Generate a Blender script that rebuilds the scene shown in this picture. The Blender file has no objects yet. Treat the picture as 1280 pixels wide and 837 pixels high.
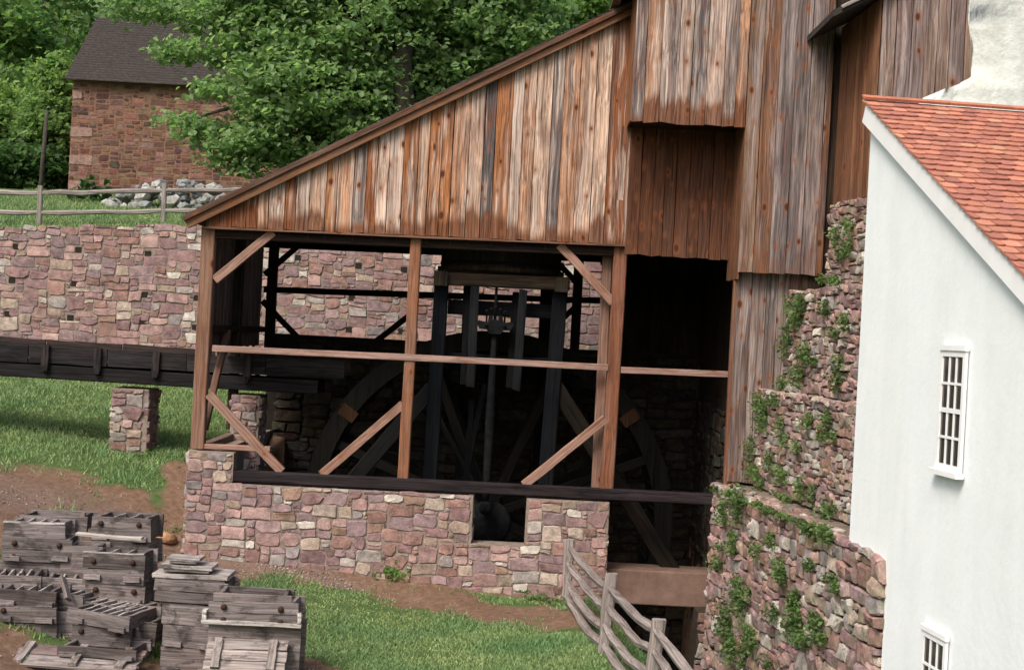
import bpy, bmesh, math, random
import numpy as np
from mathutils import Vector, Matrix, noise as mnoise

# ------------------------------------------------------------------ camera, sky, sun
SC = bpy.context.scene
COL = SC.collection
F, CX, CY, HOR = 1778.0, 640.0, 418.5, 5.5      # focal length in photo pixels
ROLL = math.radians(3.0)
EYE = Vector((0.0, -24.7, 4.5))
cam_d = bpy.data.cameras.new('camera')
cam = bpy.data.objects.new('camera', cam_d)
COL.objects.link(cam)
cam_d.sensor_width = 36.0
cam_d.lens = F / 1280.0 * 36.0
cam_d.clip_start = 0.1
cam_d.clip_end = 2000.0
cam.matrix_world = (Matrix.Translation(EYE)
                    @ Matrix.Rotation(math.radians(90.0) - math.atan(HOR / F), 4, 'X')
                    @ Matrix.Rotation(ROLL, 4, 'Z'))
SC.camera = cam

SUN_DIR = Vector((-0.42, -0.66, 0.86)).normalized()      # towards the sun
world = bpy.data.worlds.new('World')
SC.world = world
world.use_nodes = True
wn = world.node_tree
sky = wn.nodes.new('ShaderNodeTexSky')
sky.sky_type = 'NISHITA'
sky.sun_disc = False
sky.sun_elevation = math.asin(SUN_DIR.z)
sky.sun_rotation = math.atan2(SUN_DIR.x, SUN_DIR.y)
sky.air_density = 1.0
sky.dust_density = 6.0
sky.ozone_density = 1.0
wn.links.new(sky.outputs[0], wn.nodes['Background'].inputs[0])
wn.nodes['Background'].inputs[1].default_value = 0.10
sun_d = bpy.data.lights.new('sun', 'SUN')
sun_d.energy = 1.5
sun_d.angle = math.radians(22)
sun_d.color = (1.0, 0.955, 0.89)
sun = bpy.data.objects.new('sun', sun_d)
COL.objects.link(sun)
sun.rotation_euler = SUN_DIR.to_track_quat('Z', 'Y').to_euler()
sun.location = (-10, -20, 30)
vs = SC.view_settings
vs.view_transform = 'Standard'
vs.look = 'None'
vs.exposure = 0.85
vs.gamma = 1.0
SC.render.engine = 'CYCLES'
SC.cycles.use_denoising = True
SC.cycles.max_bounces = 6
SC.cycles.diffuse_bounces = 4
SC.cycles.transparent_max_bounces = 6

RNG = random.Random(7)
NR = np.random.default_rng(11)


def at(px, py, Y=0.0):
    """photo pixel -> point on the plane at world depth Y"""
    dx, dy = px - CX, py - CY
    u = dx * math.cos(ROLL) + dy * math.sin(ROLL)
    v = dx * math.sin(ROLL) - dy * math.cos(ROLL) - HOR
    d = Y - EYE.y
    return Vector((u / F * d, Y, EYE.z + v / F * d))


def at_line(px, py, X0, k):
    """photo pixel -> point on the vertical plane X = X0 + k*Y"""
    dx, dy = px - CX, py - CY
    u = (dx * math.cos(ROLL) + dy * math.sin(ROLL)) / F
    v = (dx * math.sin(ROLL) - dy * math.cos(ROLL) - HOR) / F
    # u*(Y-EYE.y) = X0 + k*Y
    Y = (X0 + u * EYE.y) / (u - k)
    d = Y - EYE.y
    return Vector((u * d, Y, EYE.z + v * d))


# ------------------------------------------------------------------ object helpers
PW = {}


def tag(o, label=None, cat=None, group=None, kind=None):
    if label: o['label'] = label
    if cat: o['category'] = cat
    if group: o['group'] = group
    if kind: o['kind'] = kind
    return o


def thing(name, label, cat, loc=(0, 0, 0), rot=None, group=None):
    o = bpy.data.objects.new(name, None)
    o.empty_display_size = 0.2
    COL.objects.link(o)
    M = Matrix.Translation(Vector(loc))
    if rot is not None:
        M = M @ rot
    o.matrix_world = M
    PW[o] = M
    return tag(o, label, cat, group)


def new_mesh(name, verts, faces, mat, col=None, smooth=False):
    me = bpy.data.meshes.new(name)
    me.from_pydata([tuple(v) for v in verts], [], faces)
    if col is not None:
        at_ = me.color_attributes.new('Col', 'FLOAT_COLOR', 'POINT')
        c = np.ones((len(verts), 4), dtype=np.float32)
        c[:, :3] = col
        at_.data.foreach_set('color', c.ravel())
    if smooth:
        me.polygons.foreach_set('use_smooth', np.ones(len(me.polygons), dtype=bool))
    me.materials.append(mat)
    return me


def link(name, me, parent=None, M=None, local=False):
    o = bpy.data.objects.new(name, me)
    COL.objects.link(o)
    M = M if M is not None else Matrix.Identity(4)
    if parent is not None:
        o.parent = parent
        if local:
            o.matrix_local = M
            PW[o] = PW[parent] @ M
        else:
            o.matrix_local = PW[parent].inverted() @ M
            PW[o] = M
    else:
        o.matrix_world = M
        PW[o] = M
    return o


def np_mesh(name, verts, faces_flat, nper, mat, cols=None, smooth=False):
    """big mesh from numpy arrays; all faces have nper corners"""
    me = bpy.data.meshes.new(name)
    nf = len(faces_flat) // nper
    me.vertices.add(len(verts))
    me.vertices.foreach_set('co', np.asarray(verts, dtype=np.float32).ravel())
    me.loops.add(nf * nper)
    me.loops.foreach_set('vertex_index', np.asarray(faces_flat, dtype=np.int32))
    me.polygons.add(nf)
    me.polygons.foreach_set('loop_start', np.arange(0, nf * nper, nper, dtype=np.int32))
    me.polygons.foreach_set('loop_total', np.full(nf, nper, dtype=np.int32))
    if smooth:
        me.polygons.foreach_set('use_smooth', np.ones(nf, dtype=bool))
    me.update(calc_edges=True)
    if cols is not None:
        a = me.color_attributes.new('Col', 'FLOAT_COLOR', 'POINT')
        c = np.ones((len(verts), 4), dtype=np.float32)
        c[:, :3] = cols
        a.data.foreach_set('color', c.ravel())
    me.materials.append(mat)
    return me


def box_vf(lo, hi):
    x0, y0, z0 = lo
    x1, y1, z1 = hi
    v = [(x0, y0, z0), (x1, y0, z0), (x1, y1, z0), (x0, y1, z0),
         (x0, y0, z1), (x1, y0, z1), (x1, y1, z1), (x0, y1, z1)]
    f = [(0, 3, 2, 1), (4, 5, 6, 7), (0, 1, 5, 4), (1, 2, 6, 5), (2, 3, 7, 6), (3, 0, 4, 7)]
    return v, f


def beam(name, parent, p0, p1, w, t, mat, col, local=False, side=None, seg=4, jit=0.006, chamfer=0.08, wear=0.0):
    """a timber from p0 to p1: local Z is its length, w wide along 'side', t thick"""
    p0, p1 = Vector(p0), Vector(p1)
    zax = (p1 - p0)
    L = zax.length
    zax.normalize()
    if side is None:
        side = Vector((1, 0, 0)) if abs(zax.x) < 0.8 else Vector((0, 0, 1))
    xax = (Vector(side) - zax * Vector(side).dot(zax)).normalized()
    yax = zax.cross(xax)
    M = Matrix(((xax.x, yax.x, zax.x, p0.x), (xax.y, yax.y, zax.y, p0.y),
                (xax.z, yax.z, zax.z, p0.z), (0, 0, 0, 1)))
    c = chamfer * min(w, t)
    prof = [(-w / 2 + c, -t / 2), (w / 2 - c, -t / 2), (w / 2, -t / 2 + c), (w / 2, t / 2 - c),
            (w / 2 - c, t / 2), (-w / 2 + c, t / 2), (-w / 2, t / 2 - c), (-w / 2, -t / 2 + c)]
    v, f = [], []
    for i in range(seg + 1):
        ox, oy = RNG.uniform(-jit, jit), RNG.uniform(-jit, jit)
        s = 1 + RNG.uniform(-1, 1) * jit / max(w, 0.02)
        z = L * i / seg
        for (x, y) in prof:
            e = RNG.uniform(-wear, wear) if i in (0, seg) else 0
            v.append((x * s + ox, y * s + oy, z + e))
    for i in range(seg):
        for k in range(8):
            a, b = i * 8 + k, i * 8 + (k + 1) % 8
            f.append((a, b, b + 8, a + 8))
    f.append(tuple(range(7, -1, -1)))
    f.append(tuple(range(seg * 8, seg * 8 + 8)))
    me = new_mesh(name, v, f, mat, col)
    return link(name, me, parent, M, local)


def plank(name, parent, a, b, za, zb, thick, nrm, mat, col, seg=4, rag=0.012):
    """an upright board from a to b at the foot (3D), tops at heights za, zb; nrm = outward normal"""
    a, b, nrm = Vector(a), Vector(b), Vector(nrm)
    org = (a + b) / 2
    v, f = [], []
    ra, rb = RNG.uniform(-rag, rag), RNG.uniform(-rag, rag)
    warp = RNG.uniform(-0.006, 0.006)
    for i in range(seg + 1):
        t = i / seg
        ja = RNG.uniform(-0.005, 0.005) if 0 < i < seg else 0
        jb = RNG.uniform(-0.005, 0.005) if 0 < i < seg else 0
        e = (b - a).normalized()
        w = warp * math.sin(t * 3.14)
        pa = Vector((a.x, a.y, a.z + ra + (za - a.z - ra) * t)) + e * ja
        pb = Vector((b.x, b.y, b.z + rb + (zb - b.z - rb) * t)) + e * jb
        for p, n in ((pa, thick + w), (pb, thick - w), (pb, 0), (pa, 0)):
            v.append(p + nrm * n - org)
    for i in range(seg):
        for k in range(4):
            p, q = i * 4 + k, i * 4 + (k + 1) % 4
            f.append((p, q, q + 4, p + 4))
    f.append((3, 2, 1, 0))
    n = seg * 4
    f.append((n, n + 1, n + 2, n + 3))
    me = new_mesh(name, v, f, mat, col)
    return link(name, me, parent, Matrix.Translation(org))


def lathe(name, parent, rings, n, mat, col, M=None, local=False, smooth=True, cap=True):
    """rings: list of (z, r) along local z"""
    v, f = [], []
    for (z, r) in rings:
        for k in range(n):
            a = 2 * math.pi * k / n
            v.append((r * math.cos(a), r * math.sin(a), z))
    for i in range(len(rings) - 1):
        for k in range(n):
            a, b = i * n + k, i * n + (k + 1) % n
            f.append((a, b, b + n, a + n))
    if cap or RNG.random() < 0.75:
        f.append(tuple(range(n - 1, -1, -1)))
        m = (len(rings) - 1) * n
        f.append(tuple(range(m, m + n)))
    return link(name, new_mesh(name, v, f, mat, col, smooth), parent, M, local)


def tube_vf(pts, rads, n=7, v=None, f=None):
    v = [] if v is None else v
    f = [] if f is None else f
    base = len(v)
    pts = [Vector(p) for p in pts]
    for i, p in enumerate(pts):
        d = (pts[min(i + 1, len(pts) - 1)] - pts[max(i - 1, 0)]).normalized()
        x = d.cross(Vector((0.13, 0.31, 0.94) if abs(d.z) < 0.9 else (1, 0.2, 0))).normalized()
        y = d.cross(x)
        for k in range(n):
            a = 2 * math.pi * k / n
            v.append(p + (x * math.cos(a) + y * math.sin(a)) * rads[i])
    for i in range(len(pts) - 1):
        for k in range(n):
            a, b = base + i * n + k, base + i * n + (k + 1) % n
            f.append((a, b, b + n, a + n))
    f.append(tuple(base + k for k in range(n - 1, -1, -1)))
    m = base + (len(pts) - 1) * n
    f.append(tuple(m + k for k in range(n)))
    return v, f


# ------------------------------------------------------------------ materials
def mat_new(name):
    m = bpy.data.materials.new(name)
    m.use_nodes = True
    nt = m.node_tree
    bsdf = nt.nodes['Principled BSDF']
    return m, nt, bsdf


def N(nt, t, **kw):
    n = nt.nodes.new('ShaderNode' + t)
    for k, v in kw.items():
        setattr(n, k, v)
    return n


def L(nt, a, b):
    nt.links.new(a, b)


def mixc(nt, a, b, fac, mode='MIX'):
    n = nt.nodes.new('ShaderNodeMix')
    n.data_type = 'RGBA'
    n.blend_type = mode
    for s, val in ((n.inputs[0], fac), (n.inputs[6], a), (n.inputs[7], b)):
        if hasattr(val, 'is_output'):
            nt.links.new(val, s)
        elif isinstance(val, (int, float)):
            s.default_value = val
        else:
            s.default_value = (*val, 1)
    return n.outputs[2]


def ramp(nt, fac, stops, interp='LINEAR'):
    r = nt.nodes.new('ShaderNodeValToRGB')
    r.color_ramp.interpolation = interp
    els = r.color_ramp.elements
    while len(els) < len(stops):
        els.new(0.5)
    for e, (p, c) in zip(els, stops):
        e.position = p
        c = (c, c, c) if isinstance(c, (int, float)) else c
        e.color = (*c, 1)
    nt.links.new(fac, r.inputs[0])
    return r.outputs[0]


def coords(nt, scale=(1, 1, 1), rnd=True):
    tc = N(nt, 'TexCoord')
    src = tc.outputs['Object']
    if rnd:
        oi = N(nt, 'ObjectInfo')
        mul = N(nt, 'Math', operation='MULTIPLY')
        L(nt, oi.outputs['Random'], mul.inputs[0])
        mul.inputs[1].default_value = 83.0
        add = N(nt, 'VectorMath', operation='ADD')
        L(nt, src, add.inputs[0])
        L(nt, mul.outputs[0], add.inputs[1])
        src = add.outputs[0]
    mp = N(nt, 'Mapping')
    mp.inputs['Scale'].default_value = scale
    L(nt, src, mp.inputs[0])
    return mp.outputs[0]


def tnoise(nt, vec, scale, detail=4, rough=0.55, dist=0.0):
    n = N(nt, 'TexNoise')
    n.inputs['Scale'].default_value = scale
    n.inputs['Detail'].default_value = detail
    n.inputs['Roughness'].default_value = rough
    n.inputs['Distortion'].default_value = dist
    L(nt, vec, n.inputs['Vector'])
    return n.outputs['Fac']


def bump(nt, bsdf, h, strength, dist=0.02):
    b = N(nt, 'Bump')
    b.inputs['Strength'].default_value = strength
    b.inputs['Distance'].default_value = dist
    L(nt, h, b.inputs['Height'])
    L(nt, b.outputs[0], bsdf.inputs['Normal'])


def attr_col(nt):
    a = N(nt, 'Attribute')
    a.attribute_name = 'Col'
    return a.outputs['Color']


def make_wood(name, grey=(0.20, 0.165, 0.15), grey_amt=0.55, knots=True, rough=0.85, contrast=1.0, brown=(0.20, 0.075, 0.03), pale=None, pale_amt=0.0, foot=0.0, stain=0.0, spec=0.2):
    m, nt, b = mat_new(name)
    col = attr_col(nt)
    cv = coords(nt)
    # wandering of the grain
    nz = N(nt, 'TexNoise')
    nz.inputs['Scale'].default_value = 1.1
    nz.inputs['Detail'].default_value = 1.0
    L(nt, cv, nz.inputs['Vector'])
    mv = N(nt, 'VectorMath', operation='MULTIPLY_ADD')
    L(nt, nz.outputs['Color'], mv.inputs[0])
    mv.inputs[1].default_value = (0.09, 0.09, 0.0)
    L(nt, cv, mv.inputs[2])
    cw = mv.outputs[0]

    def mp(sc):
        q = N(nt, 'Mapping')
        q.inputs['Scale'].default_value = sc
        L(nt, cw, q.inputs[0])
        return q.outputs[0]
    g = tnoise(nt, mp((38, 38, 0.5)), 1.0, 5, 0.6, 0.25)
    g2 = tnoise(nt, mp((75, 75, 1.2)), 1.0, 4, 0.6, 0.1)
    w = tnoise(nt, mp((6.0, 6.0, 0.6)), 1.0, 4, 0.6, 0.6)
    w2 = tnoise(nt, mp((4.0, 4.0, 1.0)), 1.0, 5, 0.65, 0.5)
    c = mixc(nt, col, brown, ramp(nt, w2, [(0.48, 0.0), (0.68, 0.62)]))
    c = mixc(nt, c, grey, ramp(nt, w, [(0.46, 0.0), (0.64, grey_amt)]))
    if pale is not None:
        w3 = tnoise(nt, mp((8.0, 8.0, 0.42)), 1.0, 5, 0.62, 0.3)
        c = mixc(nt, c, pale, ramp(nt, w3, [(0.49, 0.0), (0.60, pale_amt)]))
    if foot > 0:                              # wet stain creeping up from the lower ends
        tcz = N(nt, 'TexCoord')
        sx = N(nt, 'SeparateXYZ')
        L(nt, tcz.outputs['Object'], sx.inputs[0])
        nzf = tnoise(nt, mp((11.0, 11.0, 0.5)), 1.0, 5, 0.75)
        mz = N(nt, 'Math', operation='MULTIPLY_ADD')
        oir = N(nt, 'ObjectInfo')
        pw_ = N(nt, 'Math', operation='MULTIPLY')
        L(nt, oir.outputs['Random'], pw_.inputs[0])
        L(nt, nzf, pw_.inputs[1])
        L(nt, pw_.outputs[0], mz.inputs[0])
        mz.inputs[1].default_value = -0.85
        L(nt, sx.outputs['Z'], mz.inputs[2])
        c = mixc(nt, c, (0.15, 0.052, 0.021), ramp(nt, mz.outputs[0], [(0.0, foot), (0.16, 0.0)]))
    lo = 1.0 - 0.55 * contrast
    c = mixc(nt, c, ramp(nt, g, [(0.32, lo), (0.5, 0.98), (0.68, 1.0 + 0.30 * contrast)]), 1.0, 'MULTIPLY')
    c = mixc(nt, c, ramp(nt, g2, [(0.33, 1.0 - 0.42 * contrast), (0.6, 1.1)]), 1.0, 'MULTIPLY')
    if knots:
        vo = N(nt, 'TexVoronoi')
        vo.inputs['Scale'].default_value = 1.0
        vo.inputs['Randomness'].default_value = 1.0
        L(nt, mp((5.0, 5.0, 3.0)), vo.inputs['Vector'])
        sp_ = N(nt, 'SeparateColor')
        L(nt, vo.outputs['Color'], sp_.inputs[0])
        # knots differ in size: subtract a per-cell amount from the distance
        ma = N(nt, 'Math', operation='MULTIPLY_ADD')
        L(nt, sp_.outputs[0], ma.inputs[0])
        ma.inputs[1].default_value = 0.34
        L(nt, vo.outputs['Distance'], ma.inputs[2])
        k = ramp(nt, ma.outputs[0], [(0.15, 0.95), (0.20, 0.6), (0.27, 0.0)])
        c = mixc(nt, c, (0.24, 0.085, 0.032), ramp(nt, ma.outputs[0], [(0.2, 0.6), (0.48, 0.0)]))
        c = mixc(nt, c, (0.055, 0.020, 0.010), k)
    if stain > 0:
        c = mixc(nt, c, (0.028, 0.022, 0.02), ramp(nt, tnoise(nt, mp((5, 5, 3.2)), 1.0, 6, 0.7, 0.4), [(0.52, 0.0), (0.64, stain)]))
    L(nt, c, b.inputs['Base Color'])
    b.inputs['Roughness'].default_value = rough
    b.inputs['Specular IOR Level'].default_value = spec
    bump(nt, b, g, 0.5, 0.02)
    return m


M_PLANK = make_wood('weathered_siding', grey=(0.13, 0.105, 0.10), grey_amt=0.55, contrast=1.2, brown=(0.19, 0.062, 0.022), pale=(0.63, 0.51, 0.44), pale_amt=0.55, foot=0.85)
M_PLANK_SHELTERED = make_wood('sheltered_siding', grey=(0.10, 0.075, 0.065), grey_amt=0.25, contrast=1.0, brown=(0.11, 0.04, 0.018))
M_PLANK_GREY = make_wood('greyed_siding', grey=(0.12, 0.10, 0.105), grey_amt=0.7, contrast=1.1, brown=(0.12, 0.045, 0.022), pale=(0.40, 0.33, 0.31), pale_amt=0.5, foot=0.3)
M_TIMBER = make_wood('brown_timber', grey=(0.24, 0.16, 0.13), grey_amt=0.35, knots=True, contrast=0.8, brown=(0.13, 0.05, 0.024))
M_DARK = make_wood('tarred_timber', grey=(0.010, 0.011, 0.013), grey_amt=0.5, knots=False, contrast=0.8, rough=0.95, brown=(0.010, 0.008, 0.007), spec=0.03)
M_CRATE = make_wood('grey_crate_wood', grey=(0.26, 0.225, 0.22), grey_amt=0.5, knots=False, contrast=0.9, brown=(0.06, 0.045, 0.04), stain=0.75)
M_RAIL = make_wood('split_rail_wood', grey=(0.30, 0.26, 0.24), grey_amt=0.6, knots=False, contrast=0.9, brown=(0.13, 0.095, 0.085))


def make_stone(name, spec=0.25, moss=0.0, lich=0.25):
    m, nt, b = mat_new(name)
    col = attr_col(nt)
    cv = coords(nt)
    n1 = tnoise(nt, cv, 6.0, 6, 0.65)
    n2 = tnoise(nt, cv, 38.0, 4, 0.7)
    n3 = tnoise(nt, coords(nt, (3, 3, 9)), 1.6, 5, 0.6, 1.2)
    c = mixc(nt, col, ramp(nt, n1, [(0.28, 0.5), (0.5, 1.0), (0.72, 1.45)]), 1.0, 'MULTIPLY')
    c = mixc(nt, c, ramp(nt, n2, [(0.3, 0.7), (0.65, 1.18)]), 1.0, 'MULTIPLY')
    c = mixc(nt, c, (0.40, 0.335, 0.30), ramp(nt, n3, [(0.55, 0.0), (0.72, lich * 1.6)]))
    if moss > 0:
        n4 = tnoise(nt, coords(nt, (1, 1, 1), rnd=False), 2.2, 6, 0.7)
        c = mixc(nt, c, (0.095, 0.125, 0.045), ramp(nt, n4, [(0.50, 0.0), (0.66, moss)]))
    L(nt, c, b.inputs['Base Color'])
    b.inputs['Roughness'].default_value = 0.9
    b.inputs['Specular IOR Level'].default_value = spec
    bump(nt, b, n1, 0.8, 0.03)
    return m


M_STONE = make_stone('rubble_stone')
M_STONE_DRY = make_stone('dry_laid_stone', moss=0.55)
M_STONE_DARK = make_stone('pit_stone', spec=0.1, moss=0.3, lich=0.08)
M_STONE_HOUSE = make_stone('house_stone', lich=0.0)
M_ROCK = make_stone('limestone_rubble')


def make_plain(name, c0, c1, scale=5.0, rough=0.9, bmp=0.4, bscale=30.0, spec=0.2, rnd=False, bdist=0.015):
    m, nt, b = mat_new(name)
    cv = coords(nt, rnd=rnd)
    n = tnoise(nt, cv, scale, 7, 0.65)
    L(nt, ramp(nt, n, [(0.3, c0), (0.7, c1)]), b.inputs['Base Color'])
    b.inputs['Roughness'].default_value = rough
    b.inputs['Specular IOR Level'].default_value = spec
    bump(nt, b, tnoise(nt, cv, bscale, 5, 0.6), bmp, bdist)
    return m


M_MORTAR = make_plain('sandy_mortar', (0.15, 0.12, 0.10), (0.31, 0.25, 0.215), 7.0)
M_MORTAR_DRY = make_plain('dark_joint_earth', (0.020, 0.016, 0.011), (0.06, 0.045, 0.03), 6.0)
M_MORTAR_PIT = make_plain('shade_dark_mortar', (0.012, 0.010, 0.008), (0.03, 0.024, 0.018), 5.0)  # near black: colour stands in for deep shade
M_MORTAR_HOUSE = make_plain('red_brown_render', (0.15, 0.083, 0.057), (0.235, 0.135, 0.094), 2.5, bscale=22, bmp=0.7)
M_LEDGE = make_plain('ledge_earth', (0.12, 0.10, 0.075), (0.27, 0.21, 0.17), 5.0, bmp=1.0)
def make_white():
    m, nt, b = mat_new('whitewashed_plaster')
    n = tnoise(nt, coords(nt, rnd=False), 1.9, 7, 0.65)
    st_ = tnoise(nt, coords(nt, (2.4, 2.4, 0.3), rnd=False), 1.0, 6, 0.6, 0.8)
    sp2 = tnoise(nt, coords(nt, rnd=False), 30.0, 3, 0.6)
    c = ramp(nt, n, [(0.3, (0.76, 0.81, 0.825)), (0.7, (0.81, 0.855, 0.87))])
    c = mixc(nt, c, ramp(nt, st_, [(0.35, (0.955, 0.955, 0.945)), (0.6, 1.0)]), 1.0, 'MULTIPLY')
    c = mixc(nt, c, (0.30, 0.29, 0.26), ramp(nt, sp2, [(0.74, 0.0), (0.80, 0.6)]))
    L(nt, c, b.inputs['Base Color'])
    b.inputs['Roughness'].default_value = 0.85
    b.inputs['Specular IOR Level'].default_value = 0.2
    bump(nt, b, tnoise(nt, coords(nt, rnd=False), 9.0, 6, 0.65), 0.22, 0.03)
    return m


M_WHITE = make_white()
M_ROUGH_WHITE = make_plain('rough_stucco', (0.45, 0.47, 0.44), (0.66, 0.69, 0.66), 3.2, 0.95, 0.7, 7.0, bdist=0.04)
M_WHITE_PAINT = make_plain('white_paint', (0.76, 0.77, 0.78), (0.84, 0.85, 0.86), 3.0, 0.5, 0.05, 40.0)
M_IRON = make_plain('rusty_iron', (0.025, 0.013, 0.010), (0.06, 0.028, 0.02), 18.0, 0.75, 0.4)
M_BLACK_IRON = make_plain('black_iron', (0.004, 0.0043, 0.005), (0.014, 0.015, 0.017), 9.0, 0.9, 0.3, spec=0.05)
M_LINTEL = make_plain('cast_concrete', (0.13, 0.080, 0.062), (0.22, 0.145, 0.115), 3.0, 0.9, 0.4)
M_ROOFDARK = make_plain('dark_shingle', (0.022, 0.018, 0.017), (0.065, 0.055, 0.05), 9.0, 0.95, 0.6, 40, rnd=True)


def make_attr(name, rough=0.8, nscale=12.0, lo=0.75, hi=1.2, spec=0.25, bmp=0.2):
    m, nt, b = mat_new(name)
    cv = coords(nt)
    n = tnoise(nt, cv, nscale, 5, 0.6)
    L(nt, mixc(nt, attr_col(nt), ramp(nt, n, [(0.3, lo), (0.7, hi)]), 1.0, 'MULTIPLY'), b.inputs['Base Color'])
    b.inputs['Roughness'].default_value = rough
    b.inputs['Specular IOR Level'].default_value = spec
    bump(nt, b, n, bmp, 0.01)
    return m


M_TILE = make_attr('clay_tile', 0.85, 14.0, 0.85, 1.15)


def make_leaf(name, trans=0.58):
    m, nt, b = mat_new(name)
    c = attr_col(nt)
    L(nt, c, b.inputs['Base Color'])
    b.inputs['Roughness'].default_value = 0.55
    b.inputs['Specular IOR Level'].default_value = 0.3
    t = N(nt, 'BsdfTranslucent')
    L(nt, mixc(nt, c, (1.2, 1.35, 0.8), 1.0, 'MULTIPLY'), t.inputs['Color'])
    mx = N(nt, 'MixShader')
    mx.inputs[0].default_value = trans
    L(nt, b.outputs[0], mx.inputs[1])
    L(nt, t.outputs[0], mx.inputs[2])
    L(nt, mx.outputs[0], nt.nodes['Material Output'].inputs[0])
    return m


M_LEAF = make_leaf('leaf')
M_GRASS = make_leaf('grass_blade', 0.25)
M_STEM = make_plain('green_stem', (0.05, 0.08, 0.03), (0.09, 0.13, 0.05), 8.0)
M_BARK = make_plain('bark', (0.03, 0.025, 0.02), (0.085, 0.072, 0.06), 9.0, 0.95, 0.8, 25)


def make_glass():
    m, nt, b = mat_new('window_pane')
    b.inputs['Base Color'].default_value = (0.05, 0.047, 0.04, 1)
    b.inputs['Roughness'].default_value = 0.06
    b.inputs['Specular IOR Level'].default_value = 0.7
    bump(nt, b, tnoise(nt, coords(nt), 3.0, 2), 0.12, 0.02)
    return m


M_GLASS = make_glass()


def make_water():
    m, nt, b = mat_new('dark_water')
    b.inputs['Base Color'].default_value = (0.015, 0.017, 0.012, 1)
    b.inputs['Roughness'].default_value = 0.08
    bump(nt, b, tnoise(nt, coords(nt), 6.0, 3), 0.2, 0.02)
    return m


M_WATER = make_water()


def make_ground():
    m, nt, b = mat_new('ground_soil_and_turf')
    cv = coords(nt, rnd=False)
    a = N(nt, 'Attribute')
    a.attribute_name = 'Col'
    sep = N(nt, 'SeparateColor')
    L(nt, a.outputs['Color'], sep.inputs[0])
    nA = tnoise(nt, cv, 1.7, 7, 0.7)
    nB = tnoise(nt, cv, 9.0, 6, 0.7)
    nC = tnoise(nt, cv, 45.0, 4, 0.7)
    dirt = ramp(nt, nB, [(0.3, (0.115, 0.070, 0.046)), (0.5, (0.175, 0.108, 0.072)), (0.7, (0.25, 0.17, 0.125))])
    grit = ramp(nt, nC, [(0.3, (0.10, 0.075, 0.062)), (0.55, (0.23, 0.17, 0.145)), (0.72, (0.34, 0.28, 0.25))])
    dirt = mixc(nt, dirt, grit, sep.outputs[1])
    turf = ramp(nt, nB, [(0.3, (0.05, 0.085, 0.028)), (0.6, (0.085, 0.135, 0.045)), (0.75, (0.13, 0.165, 0.07))])
    ad = N(nt, 'Math', operation='ADD')
    L(nt, sep.outputs[0], ad.inputs[0])
    sb = N(nt, 'Math', operation='MULTIPLY_ADD')
    L(nt, nA, sb.inputs[0])
    sb.inputs[1].default_value = 1.4
    sb.inputs[2].default_value = -0.7
    L(nt, sb.outputs[0], ad.inputs[1])
    c = mixc(nt, turf, dirt, ramp(nt, ad.outputs[0], [(0.38, 0.0), (0.62, 1.0)]))
    L(nt, c, b.inputs['Base Color'])
    b.inputs['Roughness'].default_value = 0.95
    b.inputs['Specular IOR Level'].default_value = 0.1
    bump(nt, b, nC, 0.7, 0.03)
    return m


M_GROUND = make_ground()

# ------------------------------------------------------------------ colours
PINKS = [(0.245, 0.150, 0.148), (0.29, 0.185, 0.172), (0.20, 0.125, 0.125), (0.26, 0.155, 0.135), (0.32, 0.215, 0.195),
         (0.22, 0.130, 0.110), (0.245, 0.170, 0.172), (0.20, 0.140, 0.145)]
TANS = [(0.30, 0.235, 0.19), (0.35, 0.285, 0.24), (0.25, 0.165, 0.125), (0.28, 0.21, 0.17)]
GREYS = [(0.27, 0.235, 0.22), (0.33, 0.295, 0.27), (0.23, 0.20, 0.20), (0.40, 0.365, 0.325)]


def stone_col(rng, wp=0.6, wt=0.22, k=1.0):
    r = rng.random()
    c = rng.choice(PINKS if r < wp else TANS if r < wp + wt else GREYS)
    s = k * rng.uniform(0.8, 1.18)
    return tuple(min(0.6, x * s) for x in c)


# ------------------------------------------------------------------ rubble masonry
def make_warp(rng, amp):
    ph = [rng.uniform(0, 6.28) for _ in range(8)]

    def warp(s, z):
        ds = amp * (math.sin(2.1 * z + ph[0] + 1.3 * math.sin(1.1 * s + ph[1])) + 0.6 * math.sin(5.3 * z + 1.7 * s + ph[2]))
        dz = amp * (math.sin(1.6 * s + ph[3] + 1.2 * math.sin(1.9 * z + ph[4])) + 0.6 * math.sin(4.7 * s - 1.3 * z + ph[5]))
        return s + ds * 0.5, z + dz * 0.5
    return warp


SIZES = [(4, 2, 5), (5, 3, 4), (3, 2, 6), (3, 3, 3), (2, 2, 3), (2, 1, 3), (4, 3, 3), (3, 1, 2), (6, 3, 1.2), (5, 2, 3), (1, 1, 0.8), (4, 4, 0.8)]


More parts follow.
